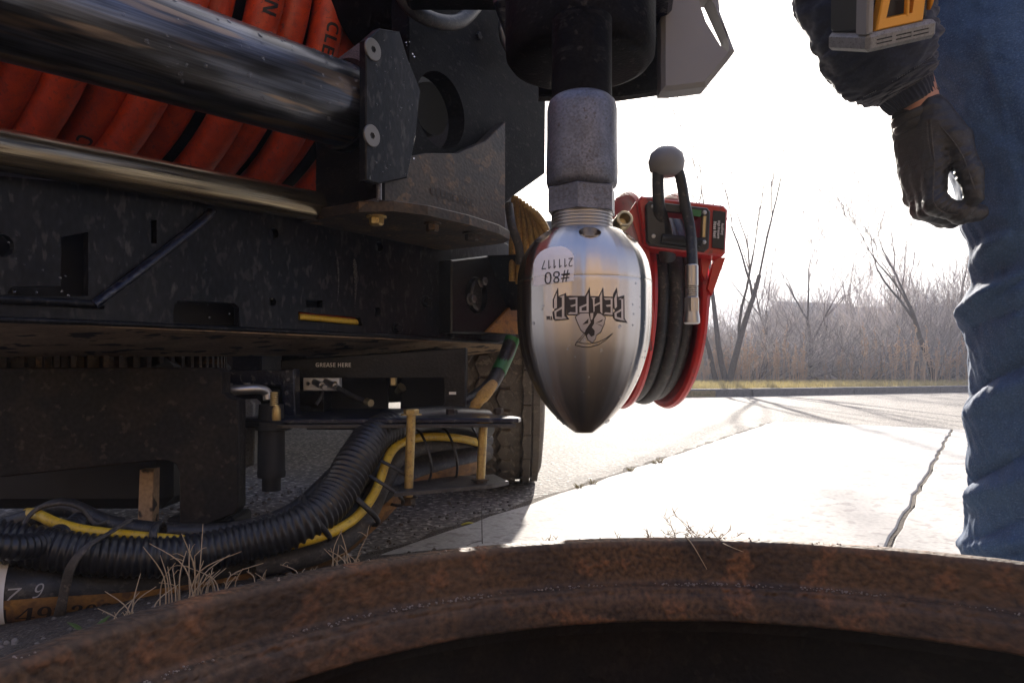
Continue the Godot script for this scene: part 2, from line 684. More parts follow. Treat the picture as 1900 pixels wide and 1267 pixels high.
func _ready() -> void:
	rng.seed = 20251
	# camera: level, lens shifted up
	var cam := Camera3D.new()
	cam.name = "camera"
	add_child(cam)
	cam.position = Vector3(0, CH, 0)
	cam.set_frustum(0.02 * 1267.0 / F, Vector2(0, 0.02 * (690.0 - 633.5) / F), 0.02, 900.0)
	cam.current = true
	# sky, sun, exposure
	var we := WorldEnvironment.new()
	we.name = "environment"
	var env := Environment.new()
	var sky := ProceduralSkyMaterial.new()
	sky.sky_top_color = Color(0.30, 0.42, 0.66)
	sky.sky_horizon_color = Color(0.68, 0.66, 0.63)
	sky.sky_curve = 0.17
	sky.sky_energy_multiplier = 0.72
	sky.ground_bottom_color = Color(0.40, 0.37, 0.34)
	sky.ground_horizon_color = Color(0.6, 0.59, 0.57)
	sky.sun_angle_max = 80.0
	sky.sun_curve = 0.65
	env.background_mode = Environment.BG_SKY
	env.sky = Sky.new()
	env.sky.sky_material = sky
	env.tonemap_mode = Environment.TONE_MAPPER_LINEAR
	env.tonemap_exposure = 3.6
	env.sdfgi_enabled = true
	env.ssao_enabled = true
	env.ssil_enabled = true
	env.fog_enabled = true
	env.fog_density = 0.007
	env.fog_light_color = Color(0.93, 0.95, 1.0)
	we.environment = env
	add_child(we)
	var sun := DirectionalLight3D.new()
	sun.name = "sun"
	add_child(sun)
	sun.look_at_from_position(Vector3(0.157, 0.35, -1.0) * 50.0, Vector3.ZERO)
	sun.light_energy = 1.6
	sun.light_color = Color(1.0, 0.965, 0.92)
	sun.light_angular_distance = 0.5
	sun.shadow_enabled = true

	materials()
	ground()
	far_side()
	manhole()
	truck()
	carriage()
	nozzle()
	hoses()
	aux_reel()
	person()
	litter()

func materials() -> void:
	M.rust = worn(grime(11, Color(0.098, 0.050, 0.021), Color(0.052, 0.029, 0.015), Color(0.16, 0.068, 0.026), 0.008, 0.014, 164.0, 1.0), 0.74, 0.0, 1.8, 0.28)
	M.rust_plate = worn(grime(21, Color(0.060, 0.039, 0.022), Color(0.026, 0.019, 0.015), Color(0.13, 0.074, 0.030), 0.010, 0.024, 168.0, 0.7), 0.6, 0.1, 2.2, 0.10)
	M.black_steel = worn(grime(31, Color(0.0085, 0.0095, 0.0125), Color(0.0145, 0.0145, 0.0165), Color(0.050, 0.048, 0.047), 0.012, 0.05, 176.0, 0.55), 0.33, 0.25, 2.2, 0.03)
	M.black_steel.metallic_specular = 0.28
	M.black_steel.uv1_scale = Vector3(2.6, 0.9, 2.6)
	M.dark_paint = worn(grime(35, Color(0.0075, 0.008, 0.0095), Color(0.012, 0.012, 0.0135), Color(0.022, 0.021, 0.02), 0.012, 0.05, 184.0, 0.6), 0.38, 0.2, 2.2, 0.06)
	M.dark_paint.metallic_specular = 0.4
	M.frame = worn(grime(41, Color(0.020, 0.0165, 0.014), Color(0.0135, 0.0125, 0.0125), Color(0.04, 0.033, 0.027), 0.012, 0.05, 182.0, 0.4), 0.64, 0.0, 1.7, 0.06)
	M.frame.metallic_specular = 0.3
	M.drip_pan = worn(grime(45, Color(0.42, 0.29, 0.17), Color(0.33, 0.225, 0.135), Color(0.03, 0.024, 0.02), 0.01, 0.014, 168.0, 0.3), 0.7, 0.0, 2.0, 0.05)
	M.pipe = worn(streaks(51, Color(0.115, 0.12, 0.14), Color(0.045, 0.044, 0.045), Color(0.24, 0.165, 0.11), 500), 0.28, 0.85, 1.0, 0.02, true)
	M.pipe.uv1_scale = Vector3(1.0, 1.1, 1.0)
	M.pipe_brass = worn(streaks(55, Color(0.30, 0.25, 0.165), Color(0.20, 0.165, 0.11), Color(0.05, 0.04, 0.03), 400), 0.24, 0.9, 1.0, 0.02, true)
	M.pipe_brass.uv1_scale = Vector3(1.0, 1.3, 1.0)
	M.steel = mat(Color(0.60, 0.565, 0.52), 0.255, 1.0)
	M.steel.anisotropy_enabled = true
	M.steel.anisotropy = -1.0
	M.cast = worn(grime(65, Color(0.15, 0.155, 0.185), Color(0.115, 0.12, 0.14), Color(0.085, 0.078, 0.075), 0.015, 0.07, 176.0, 0.45), 0.48, 0.5, 5.0, 0.05)
	M.dull_steel = mat(Color(0.42, 0.41, 0.40), 0.38, 0.9)
	M.screw = mat(Color(0.17, 0.16, 0.15), 0.45, 0.8)
	M.zinc = worn(grime(71, Color(0.46, 0.33, 0.12), Color(0.36, 0.25, 0.10), Color(0.26, 0.18, 0.09), 0.012, 0.03, 170.0, 0.25), 0.42, 0.6, 6.0, 0.02)
	M.brass = mat(Color(0.42, 0.34, 0.19), 0.35, 0.9)
	M.alu = mat(Color(0.55, 0.55, 0.54), 0.45, 0.6)
	M.dark = mat(Color(0.010, 0.010, 0.011), 0.7)
	M.orange = worn(grime(75, Color(0.60, 0.060, 0.009), Color(0.46, 0.044, 0.009), Color(0.22, 0.035, 0.02), 0.012, 0.03, 176.0, 0.18), 0.45, 0.0, 6.0, 0.05)
	M.print_black = mat(Color(0.02, 0.014, 0.012), 0.6)
	M.rubber = worn(grime(81, Color(0.016, 0.016, 0.017), Color(0.026, 0.025, 0.025), Color(0.075, 0.065, 0.055), 0.01, 0.03, 172.0, 0.45), 0.48, 0.0, 5.0, 0.05)
	M.dusty_rubber = worn(grime(85, Color(0.04, 0.036, 0.032), Color(0.062, 0.055, 0.047), Color(0.12, 0.10, 0.08), 0.01, 0.03, 168.0, 0.5), 0.66, 0.0, 4.0, 0.10)
	M.tyre = worn(grime(87, Color(0.135, 0.112, 0.086), Color(0.095, 0.08, 0.064), Color(0.21, 0.175, 0.13), 0.01, 0.02, 160.0, 0.4), 0.85, 0.0, 4.0, 0.06)
	M.clamp_plate = worn(grime(135, Color(0.06, 0.055, 0.05), Color(0.04, 0.036, 0.033), Color(0.10, 0.09, 0.08), 0.01, 0.03, 172.0, 0.4), 0.55, 0.2, 3.0, 0.05)
	M.kerb = worn(grime(137, Color(0.17, 0.165, 0.155), Color(0.13, 0.125, 0.12), Color(0.22, 0.21, 0.2), 0.01, 0.03, 172.0, 0.3), 0.9, 0.0, 2.0, 0.1)
	M.corrugated = mat(Color(0.018, 0.018, 0.02), 0.36)
	M.yellow = worn(grime(91, Color(0.62, 0.41, 0.025), Color(0.54, 0.35, 0.03), Color(0.25, 0.17, 0.04), 0.015, 0.04, 176.0, 0.18), 0.42, 0.0, 6.0, 0.02)
	M.ochre = worn(grime(93, Color(0.28, 0.135, 0.03), Color(0.17, 0.085, 0.032), Color(0.09, 0.05, 0.03), 0.008, 0.02, 158.0, 0.35), 0.65, 0.0, 3.0, 0.05)
	M.tan_hose = worn(grime(95, Color(0.46, 0.28, 0.07), Color(0.38, 0.22, 0.06), Color(0.22, 0.12, 0.04), 0.02, 0.06, 160.0, 0.4), 0.75, 0.0, 5.0, 0.10)
	M.red = worn(grime(97, Color(0.52, 0.022, 0.020), Color(0.45, 0.018, 0.018), Color(0.25, 0.03, 0.03), 0.01, 0.03, 186.0, 0.08), 0.3, 0.0, 3.0, 0.0)
	M.white = mat(Color(0.75, 0.73, 0.70), 0.6)
	M.sticker = mat(Color(0.82, 0.80, 0.80), 0.45)
	M.grey = mat(Color(0.24, 0.235, 0.235), 0.6)
	M.bracket_grey = worn(grime(133, Color(0.05, 0.05, 0.05), Color(0.04, 0.04, 0.04), Color(0.08, 0.075, 0.075), 0.01, 0.03, 172.0, 0.2), 0.5, 0.1, 3.0, 0.02)
	M.drip = worn(grime(143, Color(0.10, 0.098, 0.095), Color(0.05, 0.05, 0.05), Color(0.02, 0.02, 0.02), 0.02, 0.09, 120.0, 0.6), 0.9, 0.0, 8.0, 0.0)
	M.grease = worn(grime(145, Color(0.005, 0.005, 0.006), Color(0.009, 0.0085, 0.009), Color(0.03, 0.027, 0.025), 0.012, 0.04, 182.0, 0.6), 0.42, 0.0, 3.0, 0.06)
	M.grease.metallic_specular = 0.14
	M.grease.roughness = 0.55
	M.green = mat(Color(0.03, 0.16, 0.05), 0.5)
	M.blue_steel = worn(grime(99, Color(0.010, 0.014, 0.034), Color(0.014, 0.017, 0.03), Color(0.10, 0.10, 0.11), 0.01, 0.03, 174.0, 0.4), 0.3, 0.3, 3.0, 0.06)
	M.concrete = worn(grime(101, Color(0.42, 0.40, 0.37), Color(0.36, 0.345, 0.32), Color(0.28, 0.26, 0.24), 0.008, 0.03, 168.0, 0.25), 0.85, 0.0, 1.3, 0.08)
	M.asphalt = worn(grime(105, Color(0.12, 0.106, 0.092), Color(0.17, 0.15, 0.13), Color(0.42, 0.38, 0.33), 0.006, 0.07, 158.0, 0.85), 0.88, 0.0, 1.1, 0.7)
	M.soil = worn(grime(109, Color(0.050, 0.036, 0.024), Color(0.075, 0.055, 0.038), Color(0.16, 0.13, 0.10), 0.02, 0.08, 168.0, 0.8), 0.95, 0.0, 3.0, 0.8)
	M.turf = worn(grime(113, Color(0.25, 0.20, 0.09), Color(0.32, 0.25, 0.13), Color(0.16, 0.15, 0.05), 0.02, 0.05, 150.0, 0.5), 0.95, 0.0, 0.6, 0.5)
	M.straw = mat(Color(0.42, 0.31, 0.19), 0.8)
	M.straw.backlight_enabled = true
	M.straw.backlight = Color(0.4, 0.3, 0.2)
	M.leaf = mat(Color(0.07, 0.11, 0.02), 0.6)
	M.leaf.backlight_enabled = true
	M.leaf.backlight = Color(0.2, 0.3, 0.05)
	M.bark = worn(grime(117, Color(0.11, 0.09, 0.075), Color(0.075, 0.062, 0.053), Color(0.20, 0.17, 0.15), 0.02, 0.05, 165.0, 0.5), 0.9, 0.0, 2.0, 0.5)
	M.twig = mat(Color(0.24, 0.20, 0.18), 0.85)
	M.weed = mat(Color(0.58, 0.45, 0.32), 0.85)
	M.weed.backlight_enabled = true
	M.weed.backlight = Color(0.5, 0.32, 0.18)
	M.grass = mat(Color(0.36, 0.32, 0.19), 0.8)
	M.grass.backlight_enabled = true
	M.grass.backlight = Color(0.5, 0.45, 0.27)
	M.roof = mat(Color(0.075, 0.07, 0.075), 0.9)
	M.siding = mat(Color(0.34, 0.33, 0.34), 0.8)
	M.pane = mat(Color(0.05, 0.06, 0.08), 0.1)
	M.denim = worn(grime(121, Color(0.046, 0.100, 0.205), Color(0.036, 0.082, 0.172), Color(0.10, 0.165, 0.28), 0.01, 0.09, 168.0, 0.5), 0.85, 0.0, 6.0, 0.0)
	M.fleece = worn(grime(125, Color(0.011, 0.015, 0.030), Color(0.009, 0.012, 0.024), Color(0.018, 0.023, 0.042), 0.02, 0.08, 160.0, 0.4), 0.95, 0.0, 6.0, 0.006)
	M.fleece.rim_enabled = true
	M.fleece.rim = 0.5
	M.denim.heightmap_enabled = true
	M.denim.heightmap_texture = grain(149)
	M.denim.heightmap_scale = 0.05
	M.glove = mat(Color(0.045, 0.042, 0.039), 0.75)
	M.glove.uv1_triplanar = true
	M.glove.uv1_scale = Vector3(36, 36, 36)
	M.glove.heightmap_enabled = true
	M.glove.heightmap_texture = dots(64, 0.30)
	M.glove.heightmap_scale = 0.02
	M.leather = worn(grime(147, Color(0.016, 0.015, 0.0145), Color(0.024, 0.022, 0.021), Color(0.05, 0.046, 0.042), 0.012, 0.05, 178.0, 0.5), 0.5, 0.0, 7.0, 0.04)
	M.skin = mat(Color(0.48, 0.24, 0.16), 0.55)
	M.skin.subsurf_scatter_enabled = true
	M.skin.subsurf_scatter_strength = 0.15
	M.hair = mat(Color(0.05, 0.03, 0.02), 0.7)
	M.tool_yellow = mat(Color(0.75, 0.34, 0.03), 0.4)
	M.tool_black = mat(Color(0.018, 0.018, 0.019), 0.5)
	M.tool_grey = worn(grime(129, Color(0.22, 0.22, 0.22), Color(0.18, 0.18, 0.18), Color(0.09, 0.09, 0.09), 0.02, 0.06, 172.0, 0.2), 0.5, 0.0, 8.0, 0.02)
	M.drop = mat(Color(0.9, 0.93, 1.0), 0.03)
	M.drop.refraction_enabled = true
	M.drop.refraction_scale = 0.033
	M.drop.albedo_color.a = 0.05
	M.drop.transparency = BaseMaterial3D.TRANSPARENCY_ALPHA

# ---------------------------------------------------------------- ground, pavement, soil
func wobble(a: Vector2, b: Vector2, m: int, by: float) -> PackedVector2Array:
	var out := PackedVector2Array()
	for i in m:
		var k := float(i) / m
		out.append(a.lerp(b, k) + Vector2(rng.randf_range(-by, by), rng.randf_range(-by, by)) * (0.0 if i == 0 else 1.0))
	return out

func ground() -> void:
	var g := MB.new()
	g.cap(px([-700, -300, 700, -300, 700, 800, -700, 800]), FL, 0.0, Vector3.UP, [circle(0.592, 64, RING)])
	setting("road", g, M.asphalt)
	var apron := Node3D.new()
	apron.name = "concrete_apron"
	apron.set_meta("kind", "structure")
	add_child(apron)
	var joint := wobble(Vector2(2.25, 3.86), Vector2(0.63, 1.27), 34, 0.0045)
	joint.append_array(wobble(Vector2(0.63, 1.27), Vector2(0.24, 0.66), 5, 0.005))
	var slab_a := px([])
	slab_a.append_array(wobble(Vector2(-0.493, 0.70), Vector2(-0.159, 1.3125), 7, 0.008))
	slab_a.append_array(wobble(Vector2(-0.159, 1.3125), Vector2(1.55, 4.45), 44, 0.006))
	slab_a.append_array(wobble(Vector2(1.55, 4.45), Vector2(2.25, 3.88), 12, 0.006))
	slab_a.append_array(joint)
	var slab_b := px([])
	var edge := joint.duplicate()
	edge.reverse()
	for p in edge:
		slab_b.append(p + Vector2(0.009, -0.0035))
	slab_b.append_array(px([4.6, 2.62, 4.6, -3.0, 0.9, -3.0, 0.9, 0.0]))
	var k := 0
	for poly in [slab_a, slab_b]:
		var cut: Array = Geometry2D.clip_polygons(poly, circle(0.602, 64, RING))
		if k == 1:
			var far: Array = Geometry2D.intersect_polygons(cut[0], px([-5, 2.403, 9, 2.403, 9, 9, -5, 9]))
			var near: Array = Geometry2D.intersect_polygons(cut[0], px([-5, 2.397, 9, 2.397, 9, -9, -5, -9]))
			cut = far + near
		for q in cut:
			var mb := MB.new()
			mb.prism(q, FL.translated(Vector3(0, 0.008, 0)), 0.018, 0.003)
			part("slab", mb, M.concrete, apron)
		k += 1
	var open_joint := px([])
	for q in joint:
		if q.distance_to(RING) > 0.63:
			open_joint.append(q)
	for run in [slab_a.slice(5, 7 + 44 + 12 + 1), open_joint]:
		var jf := MB.new()
		var rows := []
		for i in run.size():
			var e: Vector2 = (run[mini(i + 1, run.size() - 1)] - run[maxi(i - 1, 0)]).normalized()
			var o2 := Vector2(-e.y, e.x)
			var w := 0.008 + 0.005 * sin(i * 2.3) * sin(i * 0.7)
			var row := PackedVector3Array()
			for q in [run[i] + o2 * (w if run.size() < 40 else w * 3.2), run[i], run[i] - o2 * (w if run.size() < 40 else 0.001)]:
				row.append(Vector3(q.x, 0.004, -q.y))
			rows.append(row)
		jf.grid(rows, false)
		part("joint_filler", jf, M.soil, apron)
	# soil heaped against the frame on the left and far side
	var s := MB.new()
	var rows := []
	var nz := noise(5, 9.0, 4)
	for i in 15:
		var row := PackedVector3Array()
		for j in 120:
			var w := lerpf(PI * 0.42, PI * 1.35, j / 119.0)
			var r := 0.594 + 0.030 * i
			var d := Vector2(cos(w), sin(w))
			var p := RING + d * r
			var left := smoothstep(0.30, -0.15, d.x)
			var h := lerpf(0.04, 0.074, left) * pow(1.0 - i / 14.0, lerpf(3.0, 1.2, left)) + nz.get_noise_2d(p.x * 4, p.y * 4) * 0.010 * (1.0 - i / 14.0)
			h *= smoothstep(0, 14, j) * smoothstep(119, 112, j)
			row.append(Vector3(p.x, (h if i < 14 else -0.01) + 0.002, -p.y))
		rows.append(row)
	s.grid(rows, false)
	setting("soil", s, M.soil)

func far_side() -> void:
	var path := px([-40, 12, -8, 9.0, 0, 8.55, 2.17, 8.94, 6.97, 11.35, 14, 14.9, 60, 39])
	# kerb, in stones
	var kerb := Node3D.new()
	kerb.name = "kerb"
	kerb.set_meta("kind", "structure")
	add_child(kerb)
	var line := PackedVector3Array()
	for p in path:
		line.append(Vector3(p.x, 0, -p.y))
	var pts := even(line, 1.8)
	for i in pts.size() - 1:
		if pts[i].x < -4 or pts[i].x > 30:
			continue
		var d := pts[i + 1] - pts[i]
		var mb := MB.new()
		mb.box(look(Vector3(-d.z, 0, d.x), (pts[i] + pts[i + 1]) / 2 + Vector3(0, 0.02, 0)), Vector3(d.length() - 0.008, 0.15, 0.16), 0.012)
		part("kerb_stone", mb, M.kerb, kerb)
	var v := MB.new()
	var poly := path.duplicate()
	poly.append_array(px([700, 300, 700, 800, -700, 800, -700, 100]))
	v.prism(poly, FL.translated(Vector3(0, 0.075, 0)), 0.2)
	setting("verge", v, M.turf)
	var bank := MB.new()  # out of view behind the lens, mounded for warm bounce and nozzle reflections
	var nz := noise(61, 0.05, 3)
	var rows := []
	for i in 30:
		var row := PackedVector3Array()
		for k in 90:
			var x := -70.0 + k * 1.6
			var z := 0.62 + i * 1.4
			var rise := smoothstep(4.0, 17.0, i * 1.4)
			row.append(Vector3(x, rise * maxf(0.6, 6.0 + nz.get_noise_2d(x * 2.2 + 40.0, z * 0.6) * 15.0) + 0.012 + nz.get_noise_2d(x * 14, z * 14) * 0.5 * rise, z))
		rows.append(row)
	bank.grid(rows, false)
	setting("unseen_bank", bank, worn(grime(141, Color(0.31, 0.21, 0.105), Color(0.21, 0.138, 0.07), Color(0.09, 0.06, 0.035), 0.01, 0.016, 150.0, 0.4), 0.95, 0.0, 0.12, 0.0))
	vegetation()
	houses()

func branchy(mb: MB, twigs: MB, at: Vector3, dir: Vector3, len: float, r: float, depth: int, spread: float) -> void:
	var pts := PackedVector3Array([at])
	var rad := PackedFloat32Array([r])
	var d := dir
	var m := 5
	for i in m:
		d = (d + Vector3(rng.randf_range(-1, 1), rng.randf_range(-0.5, 0.8), rng.randf_range(-1, 1)) * 0.13).normalized()
		pts.append(pts[i] + d * len / m)
		rad.append(lerpf(r, r * 0.55, (i + 1.0) / m))
	(mb if r > 0.016 else twigs).tube(pts, rad, 6 if r > 0.03 else (4 if r > 0.008 else 3), false)
	if depth == 0:
		return
	var kids := 2 + (1 if rng.randf() < 0.6 else 0) + (1 if depth == 1 else 0)
	for k in kids:
		var i := m if k == 0 else rng.randi_range(2, m)
		var side := Vector3(rng.randf_range(-1, 1), rng.randf_range(-0.2, 0.6), rng.randf_range(-1, 1)).normalized()
		var nd := (d + side * spread * (0.5 if k == 0 else 1.0)).normalized()
		nd = (nd + Vector3.UP * 0.12).normalized()
		branchy(mb, twigs, pts[i], nd, len * rng.randf_range(0.62, 0.85), maxf(rad[i] * rng.randf_range(0.55, 0.8), 0.0035), depth - 1, spread)

func tree(u: float, v: float, d: float, stems: Array, label: String, depth := 4, spread := 0.75) -> void:
	var at := P(u, v, d)
	at.y = 0.06
	var o := thing("bare_tree", at, label, "tree", "bare trees beyond the road")
	var tr := MB.new()
	var tw := MB.new()
	for s in stems:
		branchy(tr, tw, at + Vector3(s[0], 0, s[1]), Vector3(s[2], 1, s[3]).normalized(), s[4], s[5], depth, spread)
	part("trunk", tr, M.bark, o)
	part("crown", tw, M.twig, o)

func vegetation() -> void:
	tree(1352, 715, 12.6, [[0, 0, 0.10, 0.1, 1.9, 0.062], [-0.02, 0, -0.17, 0.0, 1.9, 0.055]], "forked bare tree just right of the red hose reel, nearest the road", 5, 0.5)
	tree(1331, 716, 12.9, [[0, 0, -0.22, 0.1, 1.6, 0.050]], "thin leaning bare tree close behind the forked tree beside the red reel", 4, 0.6)
	tree(1505, 712, 15.0, [[0, 0, 0.02, 0.1, 1.3, 0.055], [0.1, 0, 0.25, 0, 1.2, 0.03]], "dark trunked bare tree in the middle of the thicket, left of the long roof", 5, 0.75)
	tree(1738, 713, 13.2, [[0, 0, -0.36, 0.0, 1.5, 0.055]], "bare tree with a trunk leaning left, close to the worker's leg", 5, 0.5)
	tree(1665, 712, 17.0, [[0, 0, 0.05, 0.0, 1.9, 0.035]], "slender bare sapling between the leaning tree and the thicket", 4, 0.45)
	tree(1800, 713, 16.0, [[0, 0, -0.05, 0.0, 2.0, 0.05]], "bare tree half hidden behind the worker's knee", 4, 0.6)
	tree(1420, 712, 18.0, [[0, 0, 0.05, 0.0, 1.7, 0.04]], "slender bare tree behind the gap right of the forked tree", 5, 0.6)
	tree(1590, 712, 19.0, [[0, 0, -0.03, 0.0, 1.6, 0.04]], "slender bare tree in front of the long roof", 5, 0.6)
	# the thicket: nobody could count its stems
	var sh := MB.new()
	for i in 13:
		var w := rng.randf() * TAU
		var d := Vector3(cos(w), rng.randf_range(0.4, 1.7), sin(w)).normalized()
		branchy(sh, sh, Vector3(cos(w), 0, sin(w)) * rng.randf() * 0.2, d, rng.randf_range(0.40, 0.85), rng.randf_range(0.010, 0.018), 3, 1.05)
	var at := []
	var tints := []
	for i in 330:
		var d := rng.randf_range(14.0, 26.0)
		var x := rng.randf_range(0.5, 0.85 * d)
		var h := rng.randf_range(0.40, 1.3) * (1.0 + (d - 14.0) * 0.05) * (1.0 + 0.35 * sin(x * 0.9) + 0.2 * sin(x * 2.7))
		at.append(Transform3D(Basis(Vector3(rng.randf_range(-0.2, 0.2), 1, rng.randf_range(-0.2, 0.2)).normalized(), rng.randf() * TAU).scaled(Vector3(1.25, h, 1.25)), Vector3(x, 0.06, -d)))
		var g := rng.randf_range(0.4, 1.5)
		tints.append(Color(0.46 * g, 0.41 * g, 0.375 * g))
	var tm := mat(Color(1, 1, 1), 0.85)
	tm.vertex_color_use_as_albedo = true
	var th := scatter("bare_thicket", sh.mesh(), tm, at, self, tints)
	tag(th, "tangled bare thicket of grey brown brush beyond the road", "brush")
	# dry weeds along its foot
	var wd := MB.new()
	for i in 5:
		var w := rng.randf() * TAU
		var top := Vector3(cos(w) * 0.10, rng.randf_range(0.55, 0.95), sin(w) * 0.10)
		wd.tube(spline([Vector3(cos(w), 0, sin(w)) * 0.03, top * 0.5, top], 3), 0.004, 3, false)
		for k in 16:
			var p := top * rng.randf_range(0.62, 1.0)
			var q := Vector3(rng.randf_range(-1, 1), rng.randf_range(0.2, 1.2), rng.randf_range(-1, 1)).normalized() * rng.randf_range(0.03, 0.06)
			wd.tube(PackedVector3Array([p, p + q * 0.6, p + q]), PackedFloat32Array([0.004, 0.011, 0.002]), 3, false)
	at = []
	for i in 230:
		var k := rng.randf()
		var d := rng.randf_range(12.4, 14.6)
		var x := rng.randf_range(1.5, 0.7 * d)
		if sin(x * 2.1) + sin(x * 5.3 + 1.0) < -0.2 and k < 0.85:
			continue
		at.append(Transform3D(Basis(Vector3.UP, rng.randf() * TAU).scaled(Vector3(1.0, rng.randf_range(0.6, 1.2), 1.0) * rng.randf_range(0.45, 1.05)), Vector3(x, 0.07, -d)))
	tag(scatter("dry_weeds", wd.mesh(), M.weed, at, self), "tawny dry weeds with feathery heads along the thicket", "weeds")
	var gr := MB.new()
	for i in 40:
		var p := Vector3(rng.randf_range(-0.25, 0.25), 0, rng.randf_range(-0.25, 0.25))
		var t := Vector3(rng.randf_range(-0.06, 0.06), rng.randf_range(0.04, 0.12), rng.randf_range(-0.06, 0.06))
		gr.tri(p - Vector3(0.006, 0, 0), p + Vector3(0.006, 0, 0), p + t, Vector3.BACK, Vector3.BACK, Vector3.BACK)
	at = []
	for i in 1100:
		var x := rng.randf_range(1.2, 14.0)
		var near := 8.94 + (x - 2.17) * 0.502 + 0.3
		at.append(Transform3D(Basis(Vector3.UP, rng.randf() * TAU), Vector3(x, 0.07, -near - rng.randf() * 3.4)))
	tag(scatter("verge_grass", gr.mesh(), M.grass, at, self), "short yellowing grass on the verge behind the kerb", "grass")

func houses() -> void:
	for h in [[1512, 62.0, 6.4, 3.6, 2.4, 0.35, "grey house with a gabled roof showing dimly behind the thicket, left of the long roof"], [1690, 75.0, 13.0, 4.2, 2.6, -0.12, "long roofed house showing dimly behind the thicket, left of the worker's leg"]]:
		var at := P(h[0], 690, h[1])
		at.y = 0.0
		var o := thing("house", at, h[6], "house", "houses behind the thicket")
		var tf := Transform3D(Basis(Vector3.UP, h[5]), at)
		var w: float = h[2]
		var wall := MB.new()
		wall.box(tf.translated_local(Vector3(0, h[3] / 2, 0)), Vector3(w, h[3], 7.0))
		part("wall", wall, M.siding, o)
		var rf := MB.new()
		var half := w / 2 + 0.4
		if h[2] < 6.0:
			rf.prism(px([-half, 0, half, 0, 0, h[4]]), tf.translated_local(Vector3(0, h[3], 3.8)), 7.6)
		else:
			rf.prism(px([-4.2, 0, 4.2, 0, 0, h[4]]), Transform3D(tf.basis * Basis(Vector3.UP, PI / 2), tf * Vector3(half, h[3], 0)), half * 2)
		part("roof", rf, M.roof, o)
		for k in (2 if w < 6 else 4):
			var x := (k - (0.5 if w < 6 else 1.5)) * 2.1
			var fr := MB.new()
			fr.box(tf.translated_local(Vector3(x, 1.9, 3.52)), Vector3(1.15, 1.35, 0.08), 0.02)
			var fo := part("window", fr, M.white, o)
			var pn := MB.new()
			pn.box(tf.translated_local(Vector3(x, 1.9, 3.565)), Vector3(0.95, 1.15, 0.02))
			part("pane", pn, M.pane, fo)

# ---------------------------------------------------------------- manhole
func manhole() -> void:
	var at := Vector3(RING.x, RING_Y, -RING.y)
	var o := thing("manhole_frame", at, "rusty cast iron manhole frame with a stepped inner wall in the foreground", "manhole frame")
	var prof := [[0.575, -0.088], [0.5445, -0.0865], [0.543, -0.084], [0.5445, -0.070], [0.5475, -0.0585], [0.5520, -0.0555], [0.5545, -0.0500], [0.5660, -0.0478], [0.5685, -0.0445], [0.5695, -0.030], [0.570, -0.012], [0.5705, -0.004], [0.574, 0.0], [0.584, 0.0006], [0.5935, 0.0], [0.597, -0.003], [0.598, -0.09]]
	var fine := []
	for i in prof.size() - 1:
		var m := maxi(1, int(ceil(Vector2(prof[i][0], prof[i][1]).distance_to(Vector2(prof[i + 1][0], prof[i + 1][1])) / 0.004)))
		for k in m:
			fine.append(Vector2(prof[i][0], prof[i][1]).lerp(Vector2(prof[i + 1][0], prof[i + 1][1]), float(k) / m))
	fine.append(Vector2(0.598, -0.09))
	var n1 := noise(7, 22.0, 5)
	var n2 := noise(8, 5.0, 3)
	var rows := []
	var seg := 720
	for p in fine:
		var row := PackedVector3Array()
		for k in seg:
			var w := TAU * k / seg
			var d := Vector3(sin(w), 0, -cos(w))
			var q: Vector3 = at + d * p.x + Vector3(0, p.y, 0)
			var rough := n1.get_noise_3d(q.x * 4, q.y * 9, q.z * 4) * 0.0013 + n2.get_noise_3d(q.x * 2, q.y * 4, q.z * 2) * 0.0016
			var lip := smoothstep(0.006, 0.0, absf(p.y + 0.0515)) * absf(n1.get_noise_3d(q.x * 9, 3, q.z * 9)) * 0.009
			row.append(q + d * (rough - lip) + Vector3(0, rough * 0.25, 0))
		rows.append(row)
	var mb := MB.new()
	mb.grid(rows)
	part("ring", mb, M.rust, o)
	# crumbs of rust and grit lying on the seat and the lower edge
	var crumb := MB.new()
	crumb.ball(Vector3.ZERO, Vector3(1, 0.7, 0.85), 4, 6)
	var bits := []
	for i in 1500:
		var w := rng.randf_range(-1.45, 1.45)
		if sin(w * 9.0) + sin(w * 23.0) < rng.randf_range(-1.6, 1.2):
			continue
		var low := rng.randf() < 0.35
		var r := 0.5605 + rng.randf_range(-0.006, 0.006) if not low else 0.5455 + rng.randf_range(0.0, 0.002)
		var y := -0.0478 if not low else -0.0855
		var sc := rng.randf_range(0.0005, 0.0016)
		if i % 9 == 0:
			r = rng.randf_range(0.575, 0.594); y = 0.0006
		bits.append(Transform3D(Basis(Vector3(1, 0, 0), rng.randf() * TAU).scaled(Vector3(sc, sc, sc)), at + Vector3(sin(w) * r, y, -cos(w) * r)))
	var cm := mat(Color(0.26, 0.205, 0.165), 0.8)
	scatter("rust_crumbs", crumb.mesh(), cm, bits, o)
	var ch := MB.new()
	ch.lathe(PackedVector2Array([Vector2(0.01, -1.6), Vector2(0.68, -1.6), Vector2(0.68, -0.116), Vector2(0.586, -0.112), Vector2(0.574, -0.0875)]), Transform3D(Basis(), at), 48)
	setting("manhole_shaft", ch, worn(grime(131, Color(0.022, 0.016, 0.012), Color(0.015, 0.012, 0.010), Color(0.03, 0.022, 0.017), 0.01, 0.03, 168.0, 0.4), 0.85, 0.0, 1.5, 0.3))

# ---------------------------------------------------------------- helpers for flat work
func plane(kind: String, c: float) -> Transform3D:
	match kind:
		"R":
			return Transform3D(Basis(A, Vector3.UP, N), N * c)
		"S":
			return Transform3D(Basis(N, Vector3.UP, -A), A * c)
		"Y":
			return Transform3D(FL.basis, Vector3(0, c, 0))
	return Transform3D(Basis(), Vector3(0, 0, -c))

